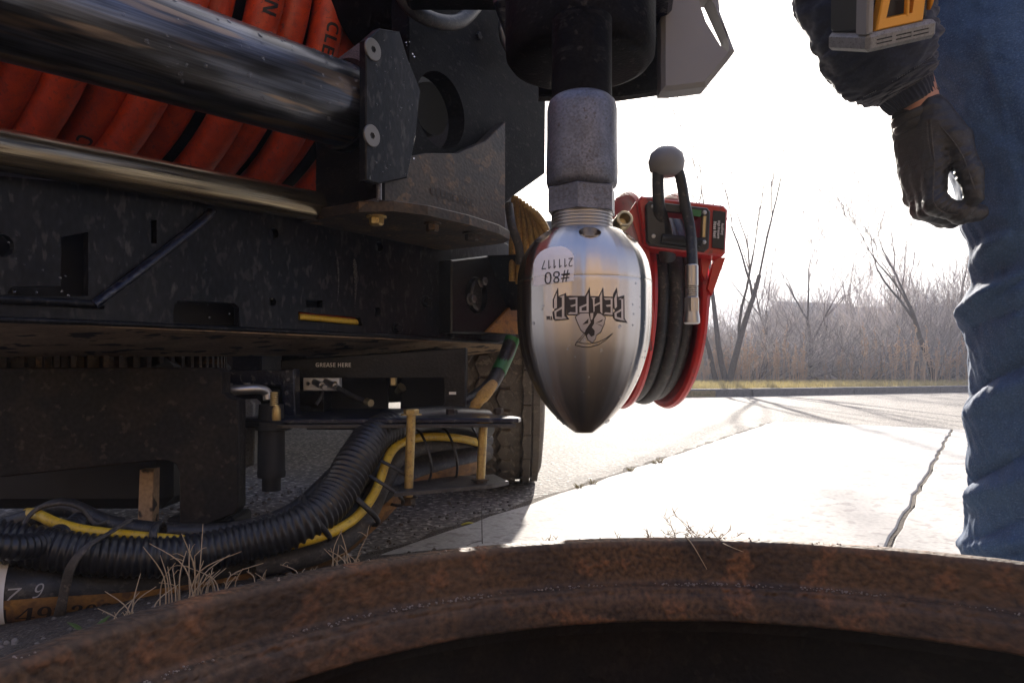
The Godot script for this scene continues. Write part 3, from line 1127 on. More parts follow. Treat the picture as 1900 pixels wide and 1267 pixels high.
func spot(u: float, v: float, kind: String, c: float) -> Vector3:
	match kind:
		"R":
			return RP(u, v, c)
		"S":
			return SP(u, v, c)
		"Y":
			return YP(u, v, c)
	return P(u, v, c)

func flat(pairs: Array, kind: String, c: float) -> PackedVector2Array:
	var inv := plane(kind, c).affine_inverse()
	var out := PackedVector2Array()
	for i in range(0, pairs.size(), 2):
		var q: Vector3 = inv * spot(pairs[i], pairs[i + 1], kind, c)
		out.append(Vector2(q.x, q.y))
	return out

func round_hole(u: float, v: float, r: float, kind: String, c: float, m := 18) -> PackedVector2Array:
	var q: Vector3 = plane(kind, c).affine_inverse() * spot(u, v, kind, c)
	return circle(r, m, Vector2(q.x, q.y))

func slab(pairs: Array, kind: String, c: float, depth: float, bevel := 0.001, holes := []) -> MB:
	var mb := MB.new()
	mb.prism(flat(pairs, kind, c), plane(kind, c), depth, bevel, holes)
	return mb

func bolt(mb: MB, xf: Transform3D, r: float, h: float, washer := true) -> void:      # z looks outwards
	if washer:
		mb.prism(circle(r * 1.35, 20), xf.translated_local(Vector3(0, 0, h * 0.22)), h * 0.22, h * 0.06)
	mb.prism(circle(r, 6), xf.translated_local(Vector3(0, 0, h)), h * 0.78, h * 0.15)

func rod(a: Vector3, b: Vector3, r: float, sides := 14) -> MB:
	var mb := MB.new()
	mb.tube(PackedVector3Array([a, b]), r, sides)
	return mb

func truck() -> void:
	var at := Vector3(-1.1, 0, -2.4)
	var o := thing("sewer_truck", at, "dark sewer cleaning truck seen low from its front bumper, one dusty tyre showing", "truck")
	var b := MB.new()
	b.box(Transform3D(Basis(), Vector3(-1.3, 1.85, -5.2)), Vector3(2.6, 2.2, 6.0), 0.08)
	part("cab", b, M.dark_paint, o)
	b = MB.new()
	b.box(Transform3D(Basis(), Vector3(-1.25, 0.66, -5.0)), Vector3(2.3, 0.18, 5.6), 0.02)
	b.box(Transform3D(Basis(), Vector3(-1.2, 0.40, -2.75)), Vector3(1.5, 0.44, 0.35), 0.06)
	b.box(Transform3D(Basis(), Vector3(-1.5, 0.42, -2.2)), Vector3(1.6, 0.36, 0.3), 0.06)
	part("underbody", b, M.frame, o)
	b = MB.new()
	b.box(Transform3D(Basis(), Vector3(0.066, 0.635, -2.95)), Vector3(0.33, 0.43, 0.5), 0.05)  # unseen box behind the nozzle, placed to cast the truck's shadow edge
	part("unseen_side_box", b, M.dark_paint, o)
	# flat bumper plate under the turntable
	part("bumper_plate", slab([-90, 682, 404, 682, 412, 690, 412, 728, 424, 738, 441, 742, 441, 944, 432, 954, 344, 990, 332, 984, 331, 878, 326, 862, 312, 855, 290, 855, -90, 895], "Z", 1.06, 0.03, 0.002), M.frame, o)
	b = slab([258, 872, 284, 870, 282, 970, 254, 972], "Z", 1.12, 0.02)
	part("hanger_strap", b, M.drip_pan, o)
	b = MB.new()
	b.box(Transform3D(Basis(), P(100, 790, 1.40)), Vector3(0.56, 0.26, 0.3), 0.02)
	b.box(Transform3D(Basis(), P(390, 975, 1.16)), Vector3(0.10, 0.04, 0.08), 0.004)
	b.box(Transform3D(Basis(), P(645, 722, 1.50)), Vector3(0.16, 0.16, 0.02), 0.002)
	b.box(Transform3D(Basis(), P(800, 722, 1.50)), Vector3(0.12, 0.16, 0.02), 0.002)
	b.box(Transform3D(Basis(Vector3.BACK, 0.06), P(730, 702, 1.52)), Vector3(0.14, 0.096, 0.02), 0.002)
	part("dark_backing", b, M.dark, o)  # dark boxes behind the bumper, closing daylight out of the window
	part("foot_plate", slab([366, 962, 438, 940, 430, 978, 366, 982], "Z", 1.16, 0.02), M.grey, o)
	# slewing ring with its teeth
	var gear := px([])
	var teeth := 84
	for i in teeth:
		for q in [[0.0, 0.286], [0.22, 0.286], [0.32, 0.302], [0.66, 0.302], [0.78, 0.286]]:
			var w: float = TAU * (i + q[0]) / teeth
			gear.append(Vector2(-0.852 + cos(w) * q[1], 1.40 + sin(w) * q[1]))
	b = MB.new()
	b.prism(gear, FL.translated(Vector3(0, 0.336, 0)), 0.045, 0.0)
	b.prism(circle(0.31, 60, Vector2(-0.852, 1.40)), FL.translated(Vector3(0, 0.350, 0)), 0.0135, 0.002)
	part("slewing_ring", b, M.rust_plate, o)
	# filter canister with its head, pipe and fitting
	var fb := MB.new()
	var fx := Transform3D(Basis(), P(503, 910, 1.14))
	var k := 1.14 / F
	fb.lathe(px([0.0005, 0, 17 * k, 0, 17 * k, 24 * k, 25 * k, 25 * k, 26 * k, 34 * k, 25 * k, 38 * k, 24 * k, 110 * k, 24 * k, 112 * k]), fx, 28)
	fb.lathe(px([24 * k, 112 * k, 29 * k, 113 * k, 29 * k, 127 * k, 24 * k, 129 * k, 22 * k, 160 * k, 0.0005, 162 * k]), fx, 28)
	var fc := part("filter_canister", fb, M.dark, o)
	b = MB.new()
	b.box(Transform3D(Basis(), P(470, 785, 1.13)), Vector3(62 * k, 13 * k, 0.02), 0.002)
	part("clamp_band", b, M.dark_paint, fc)
	b = MB.new()
	b.tube(spline([P(412, 725, 1.10), P(450, 723, 1.10), P(480, 722, 1.11), P(494, 728, 1.12), P(497, 742, 1.12)], 6), 9 * k, 12)
	part("elbow_pipe", b, M.dull_steel, fc)
	b = MB.new()
	var fy := Transform3D(Basis(), P(508, 753, 1.10))
	for i in 7:
		b.lathe(px([6.0 * k, (i * 3.6) * k, 7.5 * k, (i * 3.6 + 0.8) * k, 7.5 * k, (i * 3.6 + 2.6) * k, 6.0 * k, (i * 3.6 + 3.4) * k]), fy, 14)
	b.lathe(px([0.0002, 26 * k, 6.2 * k, 25.4 * k]), fy, 12)
	part("hose_barb", b, M.brass, fc)
	b = MB.new()
	b.lathe(px([0.0002, -26 * k, 7 * k, -26 * k, 8 * k, -22 * k, 7.6 * k, -6 * k, 5 * k, -1 * k, 5 * k, 1 * k]), fy.translated(Vector3(0.004, 0, 0.002)), 14)
	part("copper_fitting", b, M.zinc, fc)
	part("pale_post", slab([443, 742, 464, 741, 472, 748, 470, 862, 446, 872, 443, 868], "Z", 1.20, 0.03, 0.003), M.tool_grey, o)
	part("bracket_angle", slab([410, 686, 520, 686, 545, 684, 548, 790, 528, 800, 520, 716, 410, 716], "Z", 1.22, 0.03, 0.002), M.blue_steel, o)
	b = MB.new()
	for q in [[425, 717], [458, 716]]:
		b = MB.new()
		bolt(b, Transform3D(Basis(Vector3.RIGHT, Vector3.FORWARD, Vector3.UP), P(q[0], q[1], 1.11)), 6 * k, 6 * k, false)
		part("bolt_head", b, M.screw, o)
	# cross member with a window, its valve block and the labels
	var cross := part("cross_member", slab([520, 668, 864, 645, 864, 780, 520, 784], "Z", 1.34, 0.06, 0.002, [flat([600, 702, 824, 700, 824, 762, 600, 766], "Z", 1.34)]), M.dark_paint, o)
	var words := MB.new()
	var wf := plane("Z", 1.3385)
	var c0 := flat([618, 677], "Z", 1.3385)[0]
	lay(words, letters("GREASE HERE", true), 1.0, func(p: Vector2): return [wf * Vector3(c0.x + p.x * 0.0075, c0.y + p.y * 0.0075, 0), Vector3.BACK])
	part("stencil", words, M.white, cross)
	var vb := part("valve_block", slab([562, 701, 629, 701, 629, 725, 562, 725], "Z", 1.28, 0.02, 0.001, [round_hole(571, 712, 0.0035, "Z", 1.28), round_hole(621, 711, 0.0035, "Z", 1.28)]), M.alu, o)
	for q in [[583, 709, 597, 716], [604, 708, 622, 717]]:
		b = MB.new()
		b.tube(PackedVector3Array([P(q[0], q[1], 1.28), P(q[2], q[3], 1.235)]), 0.0055, 10)
		b.tube(PackedVector3Array([P(q[2], q[3], 1.235), P(q[2] + 5, q[3] + 3, 1.22)]), 0.0042, 6)
		part("grease_fitting", b, M.dull_steel, vb)
	b = MB.new()
	b.tube(spline([P(627, 720, 1.22), P(660, 738, 1.2), P(684, 747, 1.18)], 5), 0.0042, 8)
	part("grease_line", b, M.rubber, o)
	b = MB.new()
	b.tube(spline([P(600, 726, 1.25), P(592, 742, 1.25), P(585, 752, 1.24)], 5), 0.003, 8)
	part("grease_line", b, M.rubber, o)
	b = MB.new()
	b.tube(PackedVector3Array([P(680, 745, 1.18), P(688, 748, 1.17)]), 0.006, 8)
	part("line_end", b, M.brass, o)
	b = MB.new()
	b.box(Transform3D(Basis(), P(730, 706, 1.36)), Vector3(0.012, 0.02, 0.01), 0.002)
	b.tube(PackedVector3Array([P(735, 728, 1.36), P(746, 718, 1.35)]), PackedFloat32Array([0.004, 0.009]), 8)
	part("switch_lever", b, M.brass, o)
	b = slab([833, 727, 846, 727, 846, 732, 833, 732], "Z", 1.3375, 0.001, 0.0)
	part("tag_plate", b, M.white, cross)
	# lower deck plate and the hose clamp
	var deck := [555, 752, 700, 753, 962, 779, 966, 784, 965, 790, 552, 783]
	var dk := MB.new()
	var poly := px([])
	for i in range(0, deck.size(), 2):
		var q := YP(deck[i], deck[i + 1], 0.226)
		poly.append(Vector2(q.x, clampf(-q.z, 1.02, 1.48)))
	poly = px([-0.40, 1.45, -0.20, 1.46, 0.005, 1.20, 0.014, 1.17, 0.010, 1.145, -0.34, 1.13, -0.42, 1.15])
	dk.prism(poly, FL.translated(Vector3(0, 0.2295, 0)), 0.006, 0.0015)
	var deck_o := part("deck_plate", dk, M.blue_steel, o)
	dk = MB.new()
	dk.prism(px([-0.42, 1.40, -0.02, 1.26, 0.006, 1.14, -0.34, 1.118, -0.42, 1.14]), FL.translated(Vector3(0, 0.2215, 0)), 0.005, 0.001)
	part("under_plate", dk, M.clamp_plate, o)
	var cl := MB.new()
	cl.prism(px([-0.168, 1.075, -0.030, 1.155, -0.005, 1.19, -0.03, 1.27, -0.17, 1.22]), FL.translated(Vector3(0, 0.128, 0)), 0.006, 0.001)
	var clamp_o := part("hose_clamp", cl, M.clamp_plate, o)
	for q in [[763, 762, 934, 1.12], [897, 776, 900, 1.17]]:
		var z: float = q[3]
		b = MB.new()
		b.tube(PackedVector3Array([P(q[0], q[1] + 6, z), P(q[0] - 6, q[2], z)]), 0.0068, 16)
		bolt(b, Transform3D(Basis(Vector3.RIGHT, Vector3.FORWARD, Vector3.UP), P(q[0], q[1] + 8, z)), 0.0115, 0.009)
		part("clamp_bolt", b, M.zinc, clamp_o)
		b = MB.new()
		bolt(b, Transform3D(Basis(Vector3.RIGHT, Vector3.BACK, Vector3.DOWN), P(q[0] - 6, q[2] - 12, z)), 0.0105, 0.012)
		part("clamp_nut", b, M.rust_plate, clamp_o)
	for q in [[838, 758, 1.2], [925, 756, 1.3]]:
		b = MB.new()
		bolt(b, Transform3D(Basis(Vector3.RIGHT, Vector3.FORWARD, Vector3.UP), P(q[0], q[1] + 14, q[2])), 0.009, 0.012, false)
		part("deck_bolt", b, M.rust_plate, deck_o)
	wheel(o)

func wheel(o: Node3D) -> void:
	var hub := Vector3(-0.088, 0.372, -2.05)
	var xf := stand(Vector3.RIGHT, hub)
	var R := 0.364
	var b := MB.new()
	b.lathe(px([0.20, -0.135, 0.22, -0.150, 0.28, -0.166, 0.332, -0.160, 0.352, -0.146, 0.360, -0.12, R - 0.002, -0.06, R - 0.001, 0.0, R - 0.002, 0.06, 0.360, 0.118, 0.354, 0.146, 0.344, 0.158, 0.332, 0.163, 0.28, 0.168, 0.22, 0.150, 0.20, 0.135]), xf, 72)
	var ty := part("wheel", b, M.tyre, o)
	b = MB.new()
	b.lathe(px([0.0005, -0.02, 0.10, -0.02, 0.12, -0.05, 0.18, -0.06, 0.205, -0.13, 0.21, -0.13, 0.205, 0.13, 0.19, 0.12, 0.18, 0.05, 0.0005, 0.04]), xf, 40)
	part("rim", b, M.dull_steel, ty)
	var hexa := px([-0.011, 0.0245, 0.012, 0.0205, 0.0222, 0.003, 0.011, -0.0225, -0.012, -0.0245, -0.0222, -0.003])
	for col in 5:
		for i in 17:
			var th := deg_to_rad(-20.0) + (i + (0.5 if col % 2 == 1 else 0.0)) * 0.0525 / R
			block(ty, hexa, 0.088 - 0.0135 - 0.047 * col - 0.001, th, R, rng.randf_range(0.007, 0.0085), hub)
	var rib := px([-0.010, 0.040, 0.0085, 0.040, 0.0085, -0.040, -0.010, -0.040, -0.014, -0.012, -0.009, 0.012])
	var rim2 := px([-0.0075, 0.0412, 0.010, 0.0412, 0.010, -0.0412, -0.0075, -0.0412])
	for i in 10:
		var th := deg_to_rad(-22.0) + i * 0.0825 / R
		block(ty, rib, 0.088 + 0.0355, th, R, 0.0068, hub)
		block(ty, rim2, 0.088 + 0.0535 + 0.002, th, R - 0.003, 0.0065, hub)

func block(ty: Node3D, poly: PackedVector2Array, x: float, th: float, R: float, h: float, hub: Vector3) -> void:
	var mb := MB.new()
	var inner := MB.inset(poly if not Geometry2D.is_polygon_clockwise(poly) else rev(poly), 0.0016)
	var outer := poly if not Geometry2D.is_polygon_clockwise(poly) else rev(poly)
	var cx := x - 0.088
	var put := func(p: Vector2, r: float) -> Vector3:
		var a := th + p.y / R
		var rr := r - maxf(0.0, absf(cx + p.x + 0.0) - 0.10) * 0.12
		return hub + Vector3(cx + p.x + 0.088 - 0.0, -sin(a) * rr, cos(a) * rr)
	var ids := Geometry2D.triangulate_polygon(inner)
	var up := Vector3(0, -sin(th), cos(th))
	for i in range(0, ids.size(), 3):
		mb.tri(put.call(inner[ids[i]], R + h), put.call(inner[ids[i + 1]], R + h), put.call(inner[ids[i + 2]], R + h), up, up, up)
	for i in outer.size():
		var k := (i + 1) % outer.size()
		var e := (outer[k] - outer[i]).normalized()
		var nn := (Vector3(e.y, 0, 0) + Vector3(0, -cos(th), -sin(th)) * -e.x).normalized()
		mb.quad(put.call(outer[i], R - 0.002), put.call(outer[k], R - 0.002), put.call(outer[k], R + h - 0.0014), put.call(outer[i], R + h - 0.0014), nn)
		mb.quad(put.call(outer[i], R + h - 0.0014), put.call(outer[k], R + h - 0.0014), put.call(inner[k], R + h), put.call(inner[i], R + h), (nn + up).normalized())
	part("tread_block", mb, M.tyre, ty)

func rev(p: PackedVector2Array) -> PackedVector2Array:
	var q := p.duplicate()
	q.reverse()
	return q

# ---------------------------------------------------------------- swivelled hose reel carriage
func carriage() -> void:
	var at := RP(450, 640, -1.0)
	at.y = 0.30
	var o := thing("hose_reel_carriage", at, "black steel hose reel carriage with two push bars and orange hose wound behind", "hose reel")
	var c := -0.9255
	var b := MB.new()
	# face plate with its holes and slots
	b.prism(flat([-90, 316, 300, 352, 585, 392, 900, 428, 957, 462, 957, 640, 700, 627, -90, 594], "R", c), plane("R", c), 0.012, 0.0012, [
		round_hole(508, 433, 0.0082, "R", c), round_hole(703, 458, 0.0095, "R", c), round_hole(2, 455, 0.0125, "R", c), round_hole(700, 578, 0.0085, "R", c), round_hole(505, 560, 0.0065, "R", c),
		flat([112, 440, 163, 430, 163, 549, 112, 550, 8, 550, 20, 532, 112, 530], "R", c), flat([278, 407, 290, 408, 290, 452, 278, 451], "R", c),
		flat([320, 607, 322, 566, 330, 558, 434, 562, 443, 570, 444, 609, 440, 612], "R", c), flat([553, 578, 668, 589, 672, 604, 553, 596], "R", c), flat([568, 556, 598, 557, 598, 571, 568, 570], "R", c)])
	var fp := part("face_plate", b, M.black_steel, o)
	part("face_backing", slab([-90, 300, 957, 440, 957, 636, -90, 592], "R", c - 0.06, 0.02), M.dark, o)
	b = rod(RP(553, 587, c - 0.012), RP(668, 598, c - 0.012), 0.0052)
	part("yellow_tube", b, M.yellow, o)
	b = rod(RP(553, 581, c - 0.020), RP(670, 592, c - 0.020), 0.0045)
	part("red_tube", b, M.red, o)
	# welded diagonal rib and ledge
	b = MB.new()
	b.tube(spline([RP(172, 566, c + 0.004), RP(235, 520, c + 0.006), RP(310, 462, c + 0.006), RP(378, 408, c + 0.006), RP(390, 392, c + 0.004)], 6), 0.0088, 12, true, false, 0.6)
	part("diagonal_rib", b, M.blue_steel, fp)
	b = MB.new()
	b.tube(spline([RP(-90, 552, c + 0.002), RP(100, 560, c + 0.004), RP(190, 566, c + 0.004)], 5), 0.005, 10)
	b.tube(spline([RP(-90, 590, c + 0.003), RP(300, 604, c + 0.003), RP(700, 623, c + 0.003), RP(955, 637, c + 0.003)], 8), 0.0035, 8)
	part("weld_bead", b, M.black_steel, fp)
	for q in [[625, 476, 560, 0.0022], [657, 480, 566, 0.0045]]:
		b = MB.new()
		b.tube(spline([RP(q[0], q[1], c + 0.0004), RP(q[0] + 3, (q[1] + q[2]) / 2, c + 0.0005), RP(q[0] + 1, q[2], c + 0.0004)], 8), PackedFloat32Array([0.0005, q[3] * 0.6, q[3] * 0.8, q[3], q[3] * 0.7, q[3], q[3] * 0.9, q[3] * 0.6, q[3] * 0.8, q[3] * 0.5, q[3] * 0.6, q[3] * 0.4, q[3] * 0.5, q[3] * 0.3, 0.0006, 0.0005, 0.0003]), 8, false, false, 0.12, A)
		part("dried_drip", b, M.drip, fp)
	# bolts on the plate
	for q in [[735, 610], [835, 620], [790, 560]]:
		b = MB.new()
		bolt(b, Transform3D(plane("R", c).basis, RP(q[0], q[1], c)), 0.0085, 0.009)
		part("plate_bolt", b, M.black_steel, fp)
	var dm := MB.new()
	dm.ball(Vector3.ZERO, Vector3(1, 0.4, 1.3), 6, 8)
	var drops := []
	for i in 130:
		var q := RP(rng.randf_range(0, 940), rng.randf_range(420, 590), c)
		var s2 := rng.randf_range(0.0005, 0.0015)
		drops.append(Transform3D(stand(N, q).basis.scaled_local(Vector3(s2, s2, s2)), q))
	scatter("water_drops", dm.mesh(), M.drop, drops, fp)
	# brown underside
	b = MB.new()
	var f0 := []
	var f1 := []
	for u in [-90, 100, 250, 400, 550, 700, 850, 957]:
		f0.append(RP(u, 594.0 + (u + 90) / 1047.0 * 46.0, c))
		var q := RP(u, 680, lerpf(-1.30, -1.02, clampf((u + 90) / 1047.0, 0, 1)))
		q.y = lerpf(0.318, 0.338, clampf((u + 90) / 1047.0, 0, 1))
		f1.append(q)
	for i in f0.size() - 1:
		var dn := Vector3.DOWN
		b.quad(f0[i], f0[i + 1], f1[i + 1], f1[i], dn)
		var up := Vector3(0, 0.006, 0)
		b.quad(f0[i] + up, f0[i + 1] + up, f1[i + 1] + up, f1[i] + up, Vector3.UP)
		b.quad(f1[i], f1[i + 1], f1[i + 1] + up, f1[i] + up, -N)
		b.quad(f0[i], f0[i + 1], f0[i + 1] + up, f0[i] + up, N)
	part("underside_pan", b, M.drip_pan, o)
	b = MB.new()
	b.tube(spline([RP(300, 612, c - 0.03), RP(640, 628, c - 0.03), RP(700, 630, c - 0.02)], 5), 0.005, 8)
	for q in [[775, 640], [802, 638]]:
		b.ball(RP(q[0], q[1] + 8, c - 0.10), Vector3.ONE * 0.004, 6, 8)
	part("drain_beads", b, M.dark_paint, o)
	# push bars
	var p0 := RP(-110, -40, -0.835)
	var p1 := RP(660, 203, -0.835)
	b = MB.new()
	b.tube(even(PackedVector3Array([p0, p1]), 0.03), 0.0595, 40)
	var pb := part("upper_push_bar", b, M.pipe, o)
	var q0 := RP(-110, 258, -0.90)
	var q1 := RP(592, 384, -0.90)
	b = MB.new()
	b.tube(even(PackedVector3Array([q0, q1]), 0.03), 0.0228, 32)
	var lb := part("lower_push_bar", b, M.pipe_brass, o)
	b = MB.new()
	b.tube(PackedVector3Array([p1 - A * 0.028, p1 + A * 0.012]), 0.066, 36)
	part("collar", b, M.dark_paint, pb)
	dm = MB.new()
	dm.ball(Vector3.ZERO, Vector3(1, 0.45, 0.8), 6, 10)
	drops = []
	for i in 150:
		var k := 1.0 - pow(rng.randf(), 1.8)
		var w := rng.randf_range(-0.9, 1.9)
		var side := N * cos(w) + Vector3.UP * sin(w)
		var pos := p0.lerp(p1, lerpf(0.25, 0.97, k)) + side * 0.0594
		var s := rng.randf_range(0.0010, 0.0034)
		var xf := stand(side, pos)
		drops.append(Transform3D(xf.basis.scaled_local(Vector3(s, s, s * rng.randf_range(0.9, 1.5))), pos))
	scatter("water_drops", dm.mesh(), M.drop, drops, pb)
	# wound orange hose
	var ax_c := -0.955 - 0.40
	var ax_y := 0.98
	var r := 0.0275
	var s := 0.16
	var k := 0
	var drum := MB.new()
	drum.lathe(px([0.34, -0.2, 0.34, 1.2]), stand(A, N * ax_c + Vector3(0, ax_y, 0)), 48)
	var dr := part("drum", drum, M.dark_paint, o)
	while s < 1.10:
		var R: float = 0.40 - r + [0.0, -0.022, 0.006, -0.03, 0.004, -0.014][k % 6]
		var lean: float = [0.0, 0.01, -0.008, 0.02, 0.004][k % 5]
		var gap: float = [0.002, 0.008, 0.001, 0.004, 0.011, 0.002][k % 6]
		var pts := PackedVector3Array()
		for i in 72:
			var w := TAU * i / 72
			pts.append(N * (ax_c + cos(w) * R) + Vector3(0, ax_y + sin(w) * R, 0) + A * (s + sin(w) * (0.012 + lean)))
		var hb := MB.new()
		hb.tube(pts, r, 16, false, true)
		var ho := part("hose_wrap", hb, M.orange, dr)
		if k in [4, 7, 10, 12]:
			var tw := MB.new()
			var word: String = "IN" if k == 10 else "CLEAN"
			var w00: float = -1.18 if k < 8 else (-0.28 if k < 12 else -0.36)
			var sc := r
			var here := s
			lay(tw, letters(word, true), 0.3, func(p: Vector2):
				var w: float = w00 - p.x * 0.022 / R
				var e: float = -0.25 + p.y * 0.022 / r
				var cen := N * (ax_c + cos(w) * R) + Vector3(0, ax_y + sin(w) * R, 0) + A * (here + sin(w) * (0.012 + lean))
				var out := N * cos(w) + Vector3.UP * sin(w)
				var nn := out * cos(e) + A * sin(e)
				return [cen + nn * (r + 0.0006), nn])
			part("hose_print", tw, M.print_black, ho)
		s += r * 2 + gap
		k += 1
	bracket(o)

func bracket(o: Node3D) -> void:
	var cf := -0.775
	var b := MB.new()
	# the guide block: left cheek, front face, weld
	part("block_cheek", slab([585, 200, 703, 170, 703, 369, 640, 392, 585, 402], "S", 0.78, 0.012), M.grease, o)
	var face := part("block_face", slab([704, 300, 704, 371, 938, 436, 938, 225, 900, 262, 850, 284, 790, 284], "R", cf, 0.02, 0.0015), M.rust_plate, o)
	var wf := plane("R", cf + 0.0012)
	var c0 := flat([840, 366], "R", cf)[0]
	b = MB.new()
	lay(b, letters("GREASE HERE", true), 1.0, func(p: Vector2): return [wf * Vector3(c0.x + p.x * 0.013, c0.y + p.y * 0.013, 0), N])
	part("stencil", b, M.print_black, face)
	b = MB.new()
	var k0 := RP(703, 371, cf)
	b.tube(even(PackedVector3Array([k0 + Vector3(0, 0.06, 0), k0]), 0.004), 0.004, 8)
	b.tube(even(PackedVector3Array([k0, SP(600, 398, 0.778)]), 0.004), 0.004, 8)
	part("weld_seam", b, M.cast, face)
	# base flange seen from below
	var fl := px([])
	for q in [[0.765, -0.935], [0.765, -0.80], [0.79, -0.755], [0.84, -0.735], [0.93, -0.728], [1.02, -0.735], [1.075, -0.752], [1.10, -0.785], [1.10, -0.935]]:
		var p: Vector3 = A * q[0] + N * q[1]
		fl.append(Vector2(p.x, -p.z))
	b = MB.new()
	b.prism(fl, FL.translated(Vector3(0, 0.546, 0)), 0.016, 0.002)
	var base := part("base_flange", b, M.rust_plate, o)
	var dn := Basis(Vector3.RIGHT, Vector3.BACK, Vector3.DOWN)
	for q in [[0.80, -0.80, 0.011], [0.885, -0.765, 0.010], [0.985, -0.765, 0.012]]:
		b = MB.new()
		bolt(b, Transform3D(dn, A * q[0] + N * q[1] + Vector3(0, 0.53, 0)), q[2], 0.014)
		part("flange_bolt", b, M.zinc if q[0] < 0.85 else M.rust_plate, base)
	# side plate with countersunk screws, gusset
	var sp := part("side_plate", slab([679, 74, 704, 52, 742, 58, 757, 108, 762, 120, 781, 168, 778, 190, 772, 252, 756, 330, 702, 341, 679, 334], "R", -0.762, 0.013, 0.0015), M.black_steel, o)
	for q in [[691, 92], [689, 252]]:
		var xf := Transform3D(plane("R", -0.762).basis, RP(q[0], q[1], -0.762))
		b = MB.new()
		b.prism(circle(0.0155, 24), xf.translated_local(Vector3(0, 0, 0.002)), 0.003, 0.0008, [circle(0.0048, 6)])
		var sc := part("socket_screw", b, M.screw, sp)
		b = MB.new()
		b.prism(circle(0.0052, 12), xf.translated_local(Vector3(0, 0, 0.0004)), 0.001)
		part("socket", b, M.dark, sc)
	var dm := MB.new()
	dm.ball(Vector3.ZERO, Vector3(1, 0.45, 1.25), 6, 8)
	var drops := []
	for i in 90:
		var q := RP(rng.randf_range(684, 770), rng.randf_range(70, 332), -0.762)
		var s2 := rng.randf_range(0.0005, 0.0017)
		drops.append(Transform3D(stand(N, q).basis.scaled_local(Vector3(s2, s2, s2)), q))
	scatter("water_drops", dm.mesh(), M.drop, drops, sp)
	part("gusset", slab([604, 124, 682, 66, 682, 140, 662, 124, 640, 118, 622, 126], "S", 0.785, 0.012), M.cast, o)
	# upper plate with a round cut-out, guide roller, motor drum, ring
	part("guide_plate", slab([757, -80, 1016, -80, 1012, 322, 938, 375, 757, 340], "R", -0.80, 0.035, 0.003, [round_hole(818, 205, 0.062, "R", -0.80, 40)]), M.grease, o)
	b = MB.new()
	b.lathe(px([0.0005, -0.22, 0.045, -0.22, 0.045, -0.03, 0.0005, -0.03]), stand(N, RP(825, 195, -0.83)), 30)
	part("guide_roller", b, M.dark, o)
	b = MB.new()
	b.lathe(px([0.125, -0.12, 0.125, 0.035, 0.12, 0.042, 0.10, 0.042, 0.095, 0.03, 0.0005, 0.03]), stand(N, RP(800, -40, -0.845)), 48)
	var mo := part("reel_motor", b, M.grease, o)
	for i in 6:
		var w := TAU * i / 6 + 0.2
		b = MB.new()
		bolt(b, Transform3D(plane("R", 0).basis, RP(800, -40, -0.845) + N * 0.042 + (A * cos(w) + Vector3.UP * sin(w)) * 0.110), 0.007, 0.007)
		part("motor_bolt", b, M.dark_paint, mo)
	b = MB.new()
	var rc := RP(955, 64, -0.77)
	var loop := PackedVector3Array()
	for i in 32:
		var w := TAU * i / 32
		loop.append(rc + A * cos(w) * 0.036 + Vector3(0, sin(w) * 0.036, 0))
	b.tube(loop, 0.009, 14, false, true)
	part("lifting_eye", b, M.dull_steel, o)
	b = MB.new()
	b.tube(spline([RP(720, -60, -0.80), RP(770, 20, -0.77), RP(850, 40, -0.76), RP(905, -20, -0.76)], 8), 0.012, 14)
	part("guide_hose", b, M.rubber, o)
	# lamp box at the right end of the face plate
	var c := -0.9255
	var lamp := part("lamp_box", slab([838, 482, 905, 474, 940, 530, 956, 590, 956, 620, 838, 618], "R", c + 0.03, 0.03, 0.003, [round_hole(884, 548, 0.036, "R", c + 0.03, 28)]), M.dark_paint, o)
	b = MB.new()
	b.lathe(px([0.0355, 0, 0.0355, 0.012, 0.031, 0.015, 0.028, 0.006, 0.0005, 0.004]), stand(N, RP(884, 548, c + 0.012)), 30)
	part("lens_rim", b, M.rubber, lamp)
	for q in [[893, 522], [872, 555]]:
		b = MB.new()
		bolt(b, Transform3D(plane("R", c).basis, RP(q[0], q[1], c + 0.022)), 0.0085, 0.012)
		part("lamp_bolt", b, M.screw, lamp)
	var hood := MB.new()
	var h0 := RP(905, 474, c + 0.03)
	var h1 := RP(942, 572, c + 0.03)
	var out := N * 0.07 + A * 0.03
	hood.quad(h0, h1, h1 + out, h0 + out, (A * 0.5 + N * 0.3 + Vector3.UP * 0.8).normalized())
	hood.quad(h0 - Vector3(0, 0.004, 0), h1 - Vector3(0, 0.004, 0), h1 + out - Vector3(0, 0.004, 0), h0 + out - Vector3(0, 0.004, 0), Vector3.DOWN)
	hood.quad(h0, h1, h1 - Vector3(0, 0.004, 0), h0 - Vector3(0, 0.004, 0), -A)
	hood.quad(h0 + out, h1 + out, h1 + out - Vector3(0, 0.004, 0), h0 + out - Vector3(0, 0.004, 0), A)
	part("lamp_hood", hood, M.black_steel, lamp)
	part("mount_tab", slab([902, 616, 946, 570, 962, 570, 962, 620], "R", c + 0.036, 0.008, 0.001), M.ochre, lamp)

# ---------------------------------------------------------------- jetting nozzle on its hose end
const NX := 0.0716
const NZ0 := 0.75
var nprof := PackedVector2Array()      # (radius, height) from the tip up

func nozzle_radius(y: float) -> Vector3:      # radius and the outward slope (nr, ny)
	for i in nprof.size() - 1:
		if y <= nprof[i + 1].y or i == nprof.size() - 2:
			var k := clampf((y - nprof[i].y) / maxf(nprof[i + 1].y - nprof[i].y, 1e-6), 0, 1)
			var e := (nprof[i + 1] - nprof[i]).normalized()
			return Vector3(lerpf(nprof[i].x, nprof[i + 1].x, k), e.y, -e.x)
	return Vector3(nprof[0].x, 1, 0)

